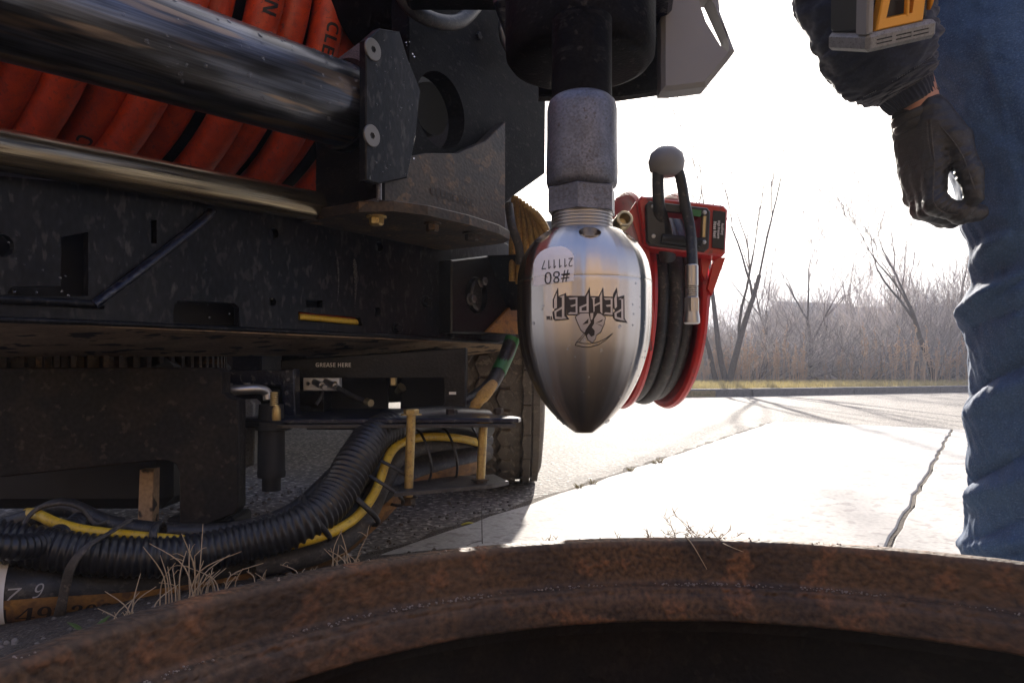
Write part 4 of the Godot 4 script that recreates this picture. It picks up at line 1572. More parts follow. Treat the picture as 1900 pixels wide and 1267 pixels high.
func on_nozzle(q: Vector2, lift := 0.0004) -> Array:      # a point of the photograph's front to the turned surface
	var d := NZ0 - 0.06
	var th := 0.0
	var y := 0.0
	var r := Vector3.ZERO
	for i in 6:
		y = CH - (q.y - 690.0) / F * d
		r = nozzle_radius(y)
		var x := (q.x - 950.0) / F * d - NX
		th = asin(clampf(x / r.x, -0.999, 0.999))
		d = NZ0 - r.x * cos(th)
	var nn := Vector3(sin(th) * r.y, r.z, cos(th) * r.y)
	return [Vector3(NX + sin(th) * r.x, y, -NZ0 + cos(th) * r.x) + nn * lift, nn]

func turned(mb: MB, prof: PackedVector2Array, xf: Transform3D, seg: int, holes: Array) -> void:
	var ln := PackedFloat32Array([0.0])
	for i in prof.size() - 1:
		ln.append(ln[i] + prof[i].distance_to(prof[i + 1]))
	var nor := PackedVector2Array()
	for i in prof.size():
		var a := prof[maxi(0, i - 1)]
		var b := prof[mini(prof.size() - 1, i + 1)]
		var e := (b - a).normalized()
		nor.append(Vector2(e.y, -e.x))
	var put := func(p: Vector2, i: int) -> Array:
		var k := clampf((p.y - ln[i]) / (ln[i + 1] - ln[i]), 0, 1)
		var q := prof[i].lerp(prof[i + 1], k)
		var nn := nor[i].lerp(nor[i + 1], k).normalized()
		var d := Vector3(sin(p.x), 0, cos(p.x))
		var tw := p.x + 0.045 * sin(p.x * 13.0 + 1.0) + 0.040 * sin(p.x * 29.0 + 2.0) + 0.022 * sin(p.x * 47.0)
		var dn := Vector3(sin(tw), 0, cos(tw))
		return [xf * (d * q.x + Vector3(0, q.y, 0)), dn * nn.x + Vector3(0, nn.y, 0), Vector2(p.x / TAU, p.y)]
	for i in prof.size() - 1:
		for k in seg:
			var cell := px([TAU * k / seg - PI, ln[i], TAU * (k + 1) / seg - PI, ln[i], TAU * (k + 1) / seg - PI, ln[i + 1], TAU * k / seg - PI, ln[i + 1]])
			var polys := [cell]
			for h in holes:
				var mid: Vector2 = h[0]
				if absf(mid.x - cell[0].x) < h[1] * 14 + 0.1 and absf(mid.y - ln[i]) < h[1] * 1.6 + 0.004:
					var next := []
					for q in polys:
						next.append_array(Geometry2D.clip_polygons(q, h[2]))
					polys = next
			for q in polys:
				var ids := Geometry2D.triangulate_polygon(q)
				for j in range(0, ids.size(), 3):
					var a = put.call(q[ids[j]], i)
					var b = put.call(q[ids[j + 1]], i)
					var d = put.call(q[ids[j + 2]], i)
					mb.tri(a[0], b[0], d[0], a[1], b[1], d[1], a[2], b[2], d[2])

func strip(pts: PackedVector2Array, w: float) -> Array:
	var out := []
	for i in pts.size() - 1:
		var e := (pts[i + 1] - pts[i]).normalized()
		var o := Vector2(-e.y, e.x) * w / 2
		var a := pts[i] - e * w * 0.2
		var b := pts[i + 1] + e * w * 0.2
		out.append_array([a + o, b + o, b - o, a + o, b - o, a - o])
	return out

func nozzle() -> void:
	var k := NZ0 / F
	var raw := [[801, 17], [800.5, 19.5], [799, 21.5], [783, 42.6], [764, 60.8], [745, 76.6], [725, 88.8], [705, 99], [685, 107], [665, 113.3], [646, 118.2], [626, 121.4], [606, 123.4], [587, 124.2], [567, 124.4], [545, 124.4], [528, 124.4], [527, 123.2], [525, 123.2], [524, 124.2], [508, 122.4], [490, 118.6], [478, 114.0], [470, 109.5], [458, 101.0], [446, 90.5], [436, 78], [431, 70], [429, 64], [428, 40]]
	for q in raw:
		nprof.append(Vector2(q[1] * k, CH - (q[0] - 690.0) / F * NZ0))
	# finer rows
	var prof := PackedVector2Array()
	for i in nprof.size() - 1:
		var m := maxi(1, int(nprof[i].distance_to(nprof[i + 1]) / 0.004))
		for j in m:
			var t := float(j) / m
			if i > 2 and i < 15:
				prof.append(nprof[i].cubic_interpolate(nprof[i + 1], nprof[i - 1], nprof[i + 2], t))
			else:
				prof.append(nprof[i].lerp(nprof[i + 1], t))
	prof.append(nprof[nprof.size() - 1])
	nprof = prof
	var axis := Vector3(NX, 0, -NZ0)
	var base := axis + Vector3(0, prof[0].y, 0)
	var o := thing("jetting_nozzle", base, "polished steel egg shaped jetting nozzle hanging over the manhole", "nozzle")
	var xf := Transform3D(Basis(), axis)
	# drilled jets in the shoulder
	var ln := 0.0
	var at_l := 0.0
	var row := 0
	for i in prof.size() - 1:
		if prof[i].y > CH - (447.0 - 690.0) / F * NZ0 and at_l == 0.0:
			at_l = ln
			row = i
		ln += prof[i].distance_to(prof[i + 1])
	var rr := prof[row].x
	var holes := []
	var rh := 0.0105
	for i in 6:
		var th := -PI + 0.02 + PI / 3 * (i + 0.5) + PI / 6
		if th > PI:
			th -= TAU
		var poly := px([])
		for j in 28:
			poly.append(Vector2(th + cos(TAU * j / 28) * rh / rr, at_l + sin(TAU * j / 28) * rh * 0.85))
		holes.append([Vector2(th, at_l), rh, poly])
	var b := MB.new()
	turned(b, prof, xf, 288, holes)
	var e := (prof[row + 1] - prof[row]).normalized()
	for h in holes:
		var poly: PackedVector2Array = h[2]
		var th0: float = h[0].x
		var inward := -(Vector3(sin(th0) * e.y, -e.x, cos(th0) * e.y)).normalized()
		var rim := []
		for p in poly:
			var off := p.y - at_l
			var q := prof[row] + e * off
			rim.append(xf * (Vector3(sin(p.x), 0, cos(p.x)) * q.x + Vector3(0, q.y, 0)))
		var mid := Vector3.ZERO
		for p in rim:
			mid += p / rim.size()
		for j in rim.size():
			var a: Vector3 = rim[j]
			var c: Vector3 = rim[(j + 1) % rim.size()]
			var a2 := a.lerp(mid, 0.25) + inward * 0.008
			var c2 := c.lerp(mid, 0.25) + inward * 0.008
			var nn: Vector3 = (mid - (a + c) / 2).normalized()
			b.quad(a, c, c2, a2, nn)
			b.tri(a2, c2, mid + inward * 0.012, -inward, -inward, -inward)
	var body := part("body", b, M.steel, o)
	b = MB.new()
	b.lathe(px([0.0005, prof[0].y - 0.0005, 17 * k, prof[0].y - 0.0005, 17 * k, prof[0].y + 0.002]), xf, 24)
	part("tip_port", b, M.dark, body)
	# sticker
	b = MB.new()
	var st := px([990.5, 531, 990.5, 490, 993, 482, 997, 475, 1003, 468, 1011, 463, 1023, 458.5, 1041, 457, 1050, 459.5, 1057, 464, 1062, 469, 1065, 476, 1065, 521, 1027, 526])
	lay(b, outline(st), 9.0, func(p): return on_nozzle(p, 0.0004))
	var so := part("sticker", b, M.sticker, o)
	b = MB.new()
	lay(b, letters("211117"), 0.5, func(p: Vector2): return on_nozzle(Vector2(1034.5 - p.x * 16 * 0.80, 489.5 + p.y * 16 + p.x * 16 * 0.08), 0.0008))
	lay(b, letters("#80"), 0.5, func(p: Vector2): return on_nozzle(Vector2(1034.5 - p.x * 22 * 0.92, 514.0 + p.y * 22 + p.x * 22 * 0.12), 0.0008))
	part("sticker_print", b, mat(Color(0.03, 0.03, 0.035), 0.6), so)
	emblem(o)
	# water beads
	var dm := MB.new()
	dm.ball(Vector3.ZERO, Vector3(1, 0.5, 1), 6, 10)
	var drops := []
	for i in 46:
		var u := rng.randf_range(968, 1200)
		var v := rng.randf_range(560, 790)
		if i % 3 == 0:
			u = rng.randf_range(1165, 1204); v = rng.randf_range(470, 760)
		var q = on_nozzle(Vector2(u, v), 0.0)
		var s := rng.randf_range(0.0006, 0.0016)
		drops.append(Transform3D(stand(q[1], q[0]).basis.scaled_local(Vector3(s, s, s)), q[0]))
	for q in [[1127, 782, 0.0030], [1150, 606, 0.0018], [990, 600, 0.0018]]:
		var w = on_nozzle(Vector2(q[0], q[1]), 0.0)
		drops.append(Transform3D(stand(w[1], w[0]).basis.scaled_local(Vector3(q[2], q[2], q[2])), w[0]))
	scatter("water_drops", dm.mesh(), M.drop, drops, body)
	hose_end()

func emblem(o: Node3D) -> void:
	var Z := func(a: Array) -> PackedVector2Array:
		var out := px([])
		for i in range(0, a.size(), 2):
			out.append(Vector2(1010 + a[i] / 9.747, 520 + a[i + 1] / 9.747))
		return out
	var ink := MB.new()
	var lift := 0.0005
	for a in [[1245, 255, 1312, 130, 1328, 305, 1445, 270, 1450, 690, 1505, 772, 1300, 742, 1252, 695, 1230, 600, 1285, 545, 1235, 490],
			[395, 280, 740, 282, 822, 118, 836, 284, 985, 288, 1064, 124, 1078, 292, 1245, 298, 1240, 650, 1060, 640, 1000, 592, 620, 592, 600, 634, 415, 634],
			[155, 350, 250, 130, 258, 288, 395, 228, 405, 635, 455, 705, 350, 720, 195, 732, 160, 692, 150, 575, 192, 535, 155, 490],
			[552, 660, 650, 590, 900, 575, 1025, 597, 1112, 670, 1086, 805, 1025, 945, 942, 1003, 930, 1066, 872, 1138, 785, 1085, 735, 975, 652, 905, 592, 765]]:
		lay(ink, outline(Z.call(a)), 9.0, func(p): return on_nozzle(p, lift))
	for a in [[[590, 1112, 700, 1138, 830, 1143, 980, 1112, 1100, 1060, 1228, 965], 13], [[560, 1172, 700, 1205, 830, 1205, 980, 1163, 1120, 1076, 1228, 968], 13], [[590, 1112, 560, 1172], 12]]:
		lay(ink, strip(Z.call(a[0]), a[1] / 9.747), 9.0, func(p): return on_nozzle(p, lift))
	lay(ink, letters("TM", true), 0.6, func(p: Vector2): return on_nozzle(Vector2(1020 - p.x * 7 * 0.8, 590 + p.y * 7), lift))
	var io := part("emblem", ink, mat(Color(0.022, 0.018, 0.020), 0.5), o)
	var pale := MB.new()
	for a in [[1385, 345, 1422, 335, 1422, 705, 1455, 732, 1385, 722], [1268, 690, 1385, 722, 1385, 682, 1302, 662, 1302, 602, 1385, 556, 1385, 515, 1262, 588],
			[1258, 330, 1300, 225, 1308, 480, 1268, 515], [1330, 345, 1385, 325, 1385, 352],
			[1195, 326, 1228, 326, 1228, 625, 1195, 625], [1070, 322, 1195, 322, 1195, 352, 1102, 355], [1108, 450, 1195, 438, 1195, 475, 1128, 478], [1070, 612, 1100, 580, 1195, 590, 1195, 625],
			[875, 330, 907, 316, 907, 556, 890, 582], [850, 312, 928, 312, 907, 345, 875, 345], [907, 440, 1010, 390, 1010, 422, 907, 476], [1000, 300, 1042, 200, 1046, 606, 1010, 568],
			[765, 290, 802, 220, 802, 580, 765, 580], [638, 480, 765, 426, 765, 460, 676, 500, 676, 552, 765, 548, 765, 582, 638, 582],
			[570, 310, 602, 308, 602, 612, 570, 612], [440, 320, 570, 308, 570, 340, 470, 350], [472, 458, 570, 428, 570, 462, 500, 482], [440, 600, 470, 576, 570, 582, 570, 612, 436, 614],
			[325, 310, 367, 296, 367, 645, 412, 694, 325, 700], [278, 302, 367, 266, 367, 298, 325, 312], [188, 560, 325, 478, 325, 516, 226, 575, 226, 656, 325, 668, 325, 702, 205, 700],
			[183, 345, 236, 225, 236, 500, 185, 522],
			[572, 664, 655, 604, 800, 596, 822, 700, 840, 760, 745, 900, 735, 952, 668, 896, 608, 760], [830, 596, 885, 592, 880, 700, 840, 720], [960, 598, 1018, 610, 1096, 674, 1070, 800, 1010, 930, 938, 985, 915, 1060, 870, 1122, 795, 1072, 770, 1000, 800, 960, 850, 1020, 905, 990, 910, 910, 860, 850, 900, 780, 900, 700]]:
		lay(pale, outline(Z.call(a)), 9.0, func(p): return on_nozzle(p, 0.0009))
	part("emblem_silver", pale, mat(Color(0.42, 0.41, 0.45), 0.32, 0.6), io)
	var dark := MB.new()
	for a in [[800, 900, 850, 868, 905, 915, 893, 990, 842, 1012, 800, 955], [918, 778, 1058, 700, 1035, 745], [918, 778, 1050, 820, 1025, 826], [690, 800, 800, 690, 792, 775]]:
		lay(dark, outline(Z.call(a)), 9.0, func(p): return on_nozzle(p, 0.0013))
	for a in [[[600, 1100, 720, 960, 845, 790, 905, 600], 9], [[635, 1110, 745, 970, 862, 800], 9]]:
		lay(dark, strip(Z.call(a[0]), a[1] / 9.747), 9.0, func(p): return on_nozzle(p, 0.0013))
	part("emblem_lines", dark, mat(Color(0.022, 0.018, 0.020), 0.5), io)

func hose_end() -> void:
	var k := NZ0 / F
	var Y := func(v: float) -> float: return CH - (v - 690.0) / F * NZ0
	var ax := Vector3(NX - 0.002, 0, -NZ0)
	var xf := Transform3D(Basis(), ax)
	var o := thing("jetting_hose_end", ax + Vector3(0, Y.call(428), 0), "grey blue steel hose end with hex nut and thread above the nozzle", "hose fitting")
	var b := MB.new()
	var pr := px([40 * k, Y.call(430)])
	for i in 6:
		var v0: float = 429.0 - i * 6.0
		pr.append_array(PackedVector2Array([Vector2(54 * k, Y.call(v0 - 0.5)), Vector2(57 * k, Y.call(v0 - 2.5)), Vector2(57 * k, Y.call(v0 - 4.0)), Vector2(54 * k, Y.call(v0 - 5.8))]))
	b.lathe(pr, xf, 48, 0, TAU, 0.2)
	part("thread", b, M.dull_steel, o)
	b = MB.new()
	var hx := px([])
	for i in 6:
		var w := PI / 3 * i + 0.32
		hx.append(Vector2(ax.x + cos(w) * 67 * k, NZ0 + sin(w) * 67 * k))
	b.prism(hx, FL.translated(Vector3(0, Y.call(351), 0)), 46 * k, 0.0015)
	part("hex_nut", b, M.cast, o)
	b = MB.new()
	b.lathe(px([50 * k, Y.call(352), 58 * k, Y.call(351), 64 * k, Y.call(346), 66 * k, Y.call(338), 66.5 * k, Y.call(320), 65 * k, Y.call(255), 65 * k, Y.call(206), 62 * k, Y.call(192), 52 * k, Y.call(182), 30 * k, Y.call(177)]), xf, 56)
	part("crimp_sleeve", b, M.cast, o)
	b = MB.new()
	b.lathe(px([0.0005, 0.636, 0.066, 0.636, 0.076, 0.640, 0.082, 0.648, 0.083, 0.662, 0.083, 0.71, 0.078, 0.725, 0.05, 0.735, 0.04, 0.82]), Transform3D(Basis(), ax + Vector3(0.006, 0, -0.088)), 56)
	b.lathe(px([0.030, 0.56, 0.030, 0.65]), Transform3D(Basis(), ax + Vector3(0, 0, -0.002)), 32)
	part("guide_swivel", b, M.grease, o)
	# head of the hose guide and its bracket, hung from the carriage above
	var g := thing("hose_guide_head", P(1100, 40, 0.93), "dark hose guide head with a chamfered grey bracket at top of the picture", "hose guide")
	b = MB.new()
	b.box(Transform3D(Basis(Vector3.UP, -0.15), P(1085, -65, 0.95)), Vector3(0.215, 0.145, 0.12), 0.006)
	part("head_block", b, M.blue_steel, g)
	b = slab([1228, -80, 1330, -80, 1338, 18, 1366, 92, 1312, 158, 1246, 166, 1228, 166], "Z", 0.93, 0.03, 0.005, [flat([1294, -8, 1318, -8, 1350, 62, 1354, 98, 1338, 86, 1310, 40], "Z", 0.93)])
	part("bracket", b, M.grey, g)
	part("back_plate", slab([1000, -90, 1236, -90, 1236, 166, 1150, 178, 1000, 178], "Z", 1.0, 0.02, 0.002), M.grease, g)
	b = MB.new()
	b.box(Transform3D(Basis(), P(950, -70, 1.05)), Vector3(0.30, 0.10, 0.08), 0.006)
	part("arm", b, M.grease, g)

# ---------------------------------------------------------------- hoses and cables under the bumper
func hose_on(pts: PackedVector3Array, i: int, e: float, r: float) -> Array:      # a point on a lying hose, e up from the side that faces the lens
	i = clampi(i, 1, pts.size() - 2)
	var t := (pts[i + 1] - pts[i - 1]).normalized()
	var s := t.cross(Vector3.UP).normalized()
	if s.z < 0:
		s = -s
	var u := t.cross(s).normalized()
	if u.y < 0:
		u = -u
	var nn := s * cos(e) + u * sin(e)
	return [pts[i] + nn * r, nn]

func tie(center: Vector3, t: Vector3, rx: float, ry: float, m: Material, label: String, wide := 0.0022, head := true) -> void:
	var xf := look(t, center)
	var pts := PackedVector3Array()
	for i in 28:
		var w := TAU * i / 28
		pts.append(xf * Vector3(cos(w) * rx, sin(w) * ry, sin(w * 2) * 0.002))
	var b := MB.new()
	b.tube(pts, wide, 8, false, true, 0.5, t)
	var o := thing("cable_tie", center - Vector3(0, ry, 0), label, "cable tie", "cable ties round the hose bundle")
	part("band", b, m, o)
	if head:
		b = MB.new()
		b.box(Transform3D(xf.basis, xf * Vector3(rx * 0.55, ry * 0.85, 0)), Vector3(0.008, 0.007, 0.007), 0.001)
		b.tube(PackedVector3Array([xf * Vector3(rx * 0.55, ry * 0.85, 0), xf * Vector3(rx * 0.75, ry * 1.1 + 0.006, 0.004)]), 0.0014, 6)
		part("buckle", b, m, o)

func hoses() -> void:
	# suction hose with a printed ochre stripe
	var path := even(spline([P(-110, 1110, 0.85), P(0, 1100, 0.885), P(60, 1096, 0.90), P(250, 1084, 0.97), P(430, 1056, 1.04), P(580, 1010, 1.10), P(670, 945, 1.15), P(735, 892, 1.20), P(815, 866, 1.26), P(850, 858, 1.29), P(882, 850, 1.33)], 12), 0.006)
	var r := 0.0385
	var b := MB.new()
	var thick := PackedFloat32Array()
	for i in path.size():
		thick.append(lerpf(r, 0.026, smoothstep(0.55, 0.97, float(i) / path.size())))
	b.tube(path, thick, 28)
	var o := thing("suction_hose", Vector3(path[20].x, 0, path[20].z), "thick black rubber hose with an ochre printed stripe lying on the ground", "hose")
	var body := part("hose", b, M.rubber, o)
	b = MB.new()
	var rows := []
	for i in range(1, path.size() - 2):
		var row := PackedVector3Array()
		for j in 9:
			row.append(hose_on(path, i, lerpf(deg_to_rad(-62), deg_to_rad(1), j / 8.0), thick[i] + 0.0006)[0])
		rows.append(row)
	b.grid(rows, false)
	part("stripe", b, M.ochre, body)
	var idx := func(u: float) -> int:
		for i in path.size():
			if 950.0 + path[i].x / -path[i].z * F > u:
				return i
		return path.size() - 1
	b = MB.new()
	for q in [["1493", 55, 0.021], ["20", 142, 0.019], ["3", 184, 0.019], ["18", 232, 0.019]]:
		var i0: int = idx.call(q[1])
		lay(b, letters(q[0], true, "Droid Serif"), 0.3, func(p: Vector2):
			var f: float = p.x * q[2] / 0.006
			var i := i0 + int(floor(f))
			var a = hose_on(path, i, deg_to_rad(-30) + p.y * q[2] / r, r + 0.0011)
			var c = hose_on(path, i + 1, deg_to_rad(-30) + p.y * q[2] / r, r + 0.0011)
			return [a[0].lerp(c[0], f - floor(f)), a[1]])
	part("stripe_print", b, M.print_black, body)
	b = MB.new()
	for q in [["7", 27, 8.0], ["9", 60, 13.0]]:
		var i0: int = idx.call(q[1])
		lay(b, letters(q[0]), 0.3, func(p: Vector2):
			var f: float = (p.x * 0.75 + p.y * 0.25) * 0.016 / 0.006
			var i := i0 + int(floor(f))
			var a = hose_on(path, i, deg_to_rad(q[2]) + p.y * 0.016 / r, r + 0.0005)
			var c = hose_on(path, i + 1, deg_to_rad(q[2]) + p.y * 0.016 / r, r + 0.0005)
			return [a[0].lerp(c[0], f - floor(f)), a[1]])
	part("chalk_mark", b, mat(Color(0.34, 0.33, 0.32), 0.9), body)
	b = MB.new()
	var cap := PackedVector3Array()
	for i in idx.call(22):
		cap.append(path[i])
	b.tube(cap, r + 0.0018, 28, false)
	part("end_sleeve", b, M.white, o)
	# corrugated conduit
	var cp := even(spline([P(-110, 985, 0.84), P(-20, 1000, 0.87), P(60, 1014, 0.885), P(180, 1030, 0.90), P(320, 1032, 0.93), P(440, 1010, 0.97), P(560, 973, 1.0), P(622, 920, 1.05), P(664, 850, 1.10), P(706, 802, 1.16), P(800, 783, 1.26), P(900, 786, 1.36)], 14), 0.0021)
	var rad := PackedFloat32Array()
	for i in cp.size():
		var k := float(i) / cp.size()
		var rr := lerpf(0.0222, 0.0268, smoothstep(0.25, 0.72, k))
		var deep := lerpf(0.0030, 0.0016, smoothstep(0.55, 0.7, k)) if k < 0.74 else 0.0
		rad.append(rr + deep * [0.0, 1.0, 1.0, 0.1][i % 4])
	b = MB.new()
	b.tube(cp, rad, 26)
	solo("corrugated_conduit", b, M.corrugated, "black corrugated conduit curving across the front of the hose bundle", "conduit")
	# second conduit at the very left
	cp = even(spline([P(-110, 1010, 0.80), P(-30, 1012, 0.82), P(40, 1015, 0.85), P(100, 1000, 0.90), P(150, 970, 0.96)], 10), 0.0019)
	rad = PackedFloat32Array()
	for i in cp.size():
		rad.append(0.013 + [0.0, 0.0018, 0.0018, 0.0][i % 4])
	b = MB.new()
	b.tube(cp, rad, 20)
	solo("corrugated_conduit", b, M.corrugated, "thin corrugated conduit at the left edge above the pale hose end", "conduit")
	# yellow cable
	b = MB.new()
	b.tube(spline([P(50, 952, 1.0), P(64, 953, 0.955), P(80, 960, 0.93), P(105, 971, 0.92), P(160, 985, 0.92), P(270, 997, 0.935), P(340, 1003, 0.955), P(440, 1012, 1.01), P(520, 1012, 1.0), P(565, 1004, 0.99), P(620, 985, 1.02), P(660, 960, 1.06), P(688, 926, 1.09), P(704, 893, 1.11), P(716, 858, 1.13), P(730, 833, 1.15), P(755, 817, 1.18), P(800, 810, 1.22), P(850, 813, 1.26), P(886, 821, 1.30), P(895, 825, 1.33)], 8), 0.0069, 16)
	solo("yellow_cable", b, M.yellow, "yellow cable running through the black hose bundle", "cable")
	# black hoses of the bundle
	var list := [
		[[[-60, 1000, 0.98], [60, 960, 0.98], [120, 942, 0.98], [200, 972, 0.99], [300, 986, 1.0], [430, 985, 1.02], [540, 950, 1.05], [620, 880, 1.12]], 0.0125, "black cloth covered hose arching behind the left end of the yellow cable"],
		[[[470, 1050, 1.0], [600, 1020, 1.05], [670, 968, 1.10], [705, 900, 1.14], [735, 850, 1.19], [790, 830, 1.25], [860, 832, 1.31], [902, 840, 1.36]], 0.0165, "brownish black hose just under the yellow cable in the clamp"],
		[[[560, 985, 1.09], [640, 930, 1.12], [690, 870, 1.15], [712, 835, 1.19], [760, 800, 1.25], [850, 795, 1.33], [905, 797, 1.40]], 0.0150, "black hose above the yellow cable in the clamp"],
		[[[430, 1030, 1.09], [560, 1000, 1.13], [650, 950, 1.16], [700, 890, 1.19], [722, 850, 1.22], [770, 822, 1.28], [860, 815, 1.36], [905, 817, 1.42]], 0.013, "thin black hose hidden in the middle of the bundle"],
	]
	for q in list:
		var pts := []
		for p in q[0]:
			pts.append(P(p[0], p[1], p[2]))
		b = MB.new()
		b.tube(spline(pts, 8), q[1], 16)
		solo("black_hose", b, M.dusty_rubber if q[2].begins_with("brown") else M.rubber, q[2], "hose", "black hoses of the bundle")
	b = MB.new()
	b.tube(spline([P(950, 630, 1.55), P(935, 668, 1.52), P(912, 712, 1.46), P(880, 740, 1.4), P(845, 756, 1.36), P(810, 775, 1.36)], 8), 0.0145, 16)
	var gh := solo("green_black_hose", b, M.rubber, "black hose with a green sleeve in front of the tyre", "hose")
	b = MB.new()
	b.tube(spline([P(951, 628, 1.55), P(940, 658, 1.535), P(924, 692, 1.49)], 6), 0.0156, 16)
	part("green_sleeve", b, M.green, gh)
	b = MB.new()
	b.tube(spline([P(868, 768, 1.34), P(890, 742, 1.36), P(915, 712, 1.42)], 6), PackedFloat32Array([0.006, 0.006, 0.006, 0.007, 0.010, 0.010, 0.010, 0.012, 0.012, 0.012, 0.011, 0.010, 0.009]), 12)
	solo("tan_plug", b, M.tan_hose, "tan cable plug in front of the tyre beside the green sleeve", "plug")
	b = MB.new()
	b.tube(spline([P(30, 1000, 0.90), P(60, 950, 0.93), P(110, 934, 0.94), P(150, 944, 0.95), P(175, 972, 0.95), P(200, 968, 0.94)], 6), 0.0028, 8)
	solo("cord", b, M.dusty_rubber, "thin grey cord looping over the left end of the yellow cable", "cord")
	# ties
	var strap := MB.new()
	var sp := []
	for q in [[238, 966, 0.925], [200, 990, 0.89], [160, 1015, 0.868], [132, 1050, 0.862], [120, 1090, 0.866], [112, 1130, 0.872], [106, 1156, 0.885]]:
		sp.append(P(q[0], q[1], q[2]))
	strap.tube(spline(sp, 6), 0.0065, 10, true, false, 0.35, Vector3(0.9, 0.3, 0.2))
	solo("webbing_strap", strap, M.dusty_rubber, "dark webbing strap tied over the conduit and the striped hose", "strap")
	tie(P(292, 1000, 0.945), Vector3(1, -0.05, -0.2), 0.020, 0.020, M.rubber, "black cable tie round the yellow cable and conduit at left, nearest the lens", 0.005)
	tie(P(586, 962, 1.02), Vector3(0.8, 0.5, -0.3), 0.032, 0.034, M.rubber, "black cable tie round the conduit at its bend", 0.004)
	tie(P(664, 938, 1.09), Vector3(0.6, 0.6, -0.4), 0.038, 0.040, M.rubber, "black cable tie below the bend where the yellow cable turns up", 0.004)
	tie(P(712, 872, 1.15), Vector3(0.4, 0.7, -0.4), 0.048, 0.040, M.rubber, "thin cable tie across the upright run of yellow cable", 0.0026)
	tie(P(700, 905, 1.12), Vector3(0.5, 0.7, -0.4), 0.050, 0.044, M.rubber, "long thin cable tie hanging a loop below the bundle bend", 0.0026)
	tie(P(778, 848, 1.20), Vector3(0.8, 0.1, -0.5), 0.040, 0.044, M.rubber, "cable tie just right of the left gold clamp bolt", 0.0024)
	tie(P(826, 845, 1.25), Vector3(0.8, 0.1, -0.5), 0.040, 0.046, M.rubber, "cable tie in the middle between the two gold clamp bolts", 0.0024)
	tie(P(874, 838, 1.30), Vector3(0.8, 0.1, -0.5), 0.040, 0.046, M.rubber, "cable tie just left of the right gold clamp bolt", 0.0024)
	# tan hose coil and the dark hose beside it, behind the nozzle
	b = MB.new()
	var coil := thing("coiled_tan_hose", P(985, 480, 1.5), "coil of rough tan hose hanging behind the nozzle's left shoulder", "hose coil")
	for i in 7:
		b = MB.new()
		var pts := []
		for q in [[0.0, 0.0], [0.5, 0.22], [0.82, 0.5], [1.0, 0.8], [1.05, 1.1], [1.0, 1.5]]:
			pts.append(P(956 + i * 6.0 + q[0] * (i - 0.8) * 6.5, 364 + i * 5.0 + q[1] * 105.0, 1.50 - 0.010 * i))
		b.tube(spline(pts, 6), 0.0072, 12)
		part("strand", b, M.tan_hose, coil)
	b = MB.new()
	b.tube(spline([P(944, 380, 1.45), P(950, 420, 1.43), P(962, 455, 1.45), P(966, 490, 1.46)], 6), 0.0085, 12)
	solo("drip_hose", b, M.dusty_rubber, "short dark hose hanging left of the tan hose coil", "hose")
	b = MB.new()
	b.tube(PackedVector3Array([P(1133, 424, 1.0), P(1150, 412, 0.95)]), 0.0075, 14)
	var f := thing("brass_pipe_end", P(1160, 422, 0.92), "brass pipe end with an open mouth between nozzle and red box", "pipe fitting")
	part("pipe", b, M.brass, f)
	b = MB.new()
	b.lathe(px([0.0095, -0.02, 0.0105, -0.018, 0.0105, -0.001, 0.0095, 0.0, 0.0072, 0.0, 0.0062, -0.002, 0.0062, -0.015, 0.0003, -0.016]), stand(Vector3(0.15, 0.2, 1), P(1160, 405, 0.92)), 28)
	part("mouth", b, M.brass, f)

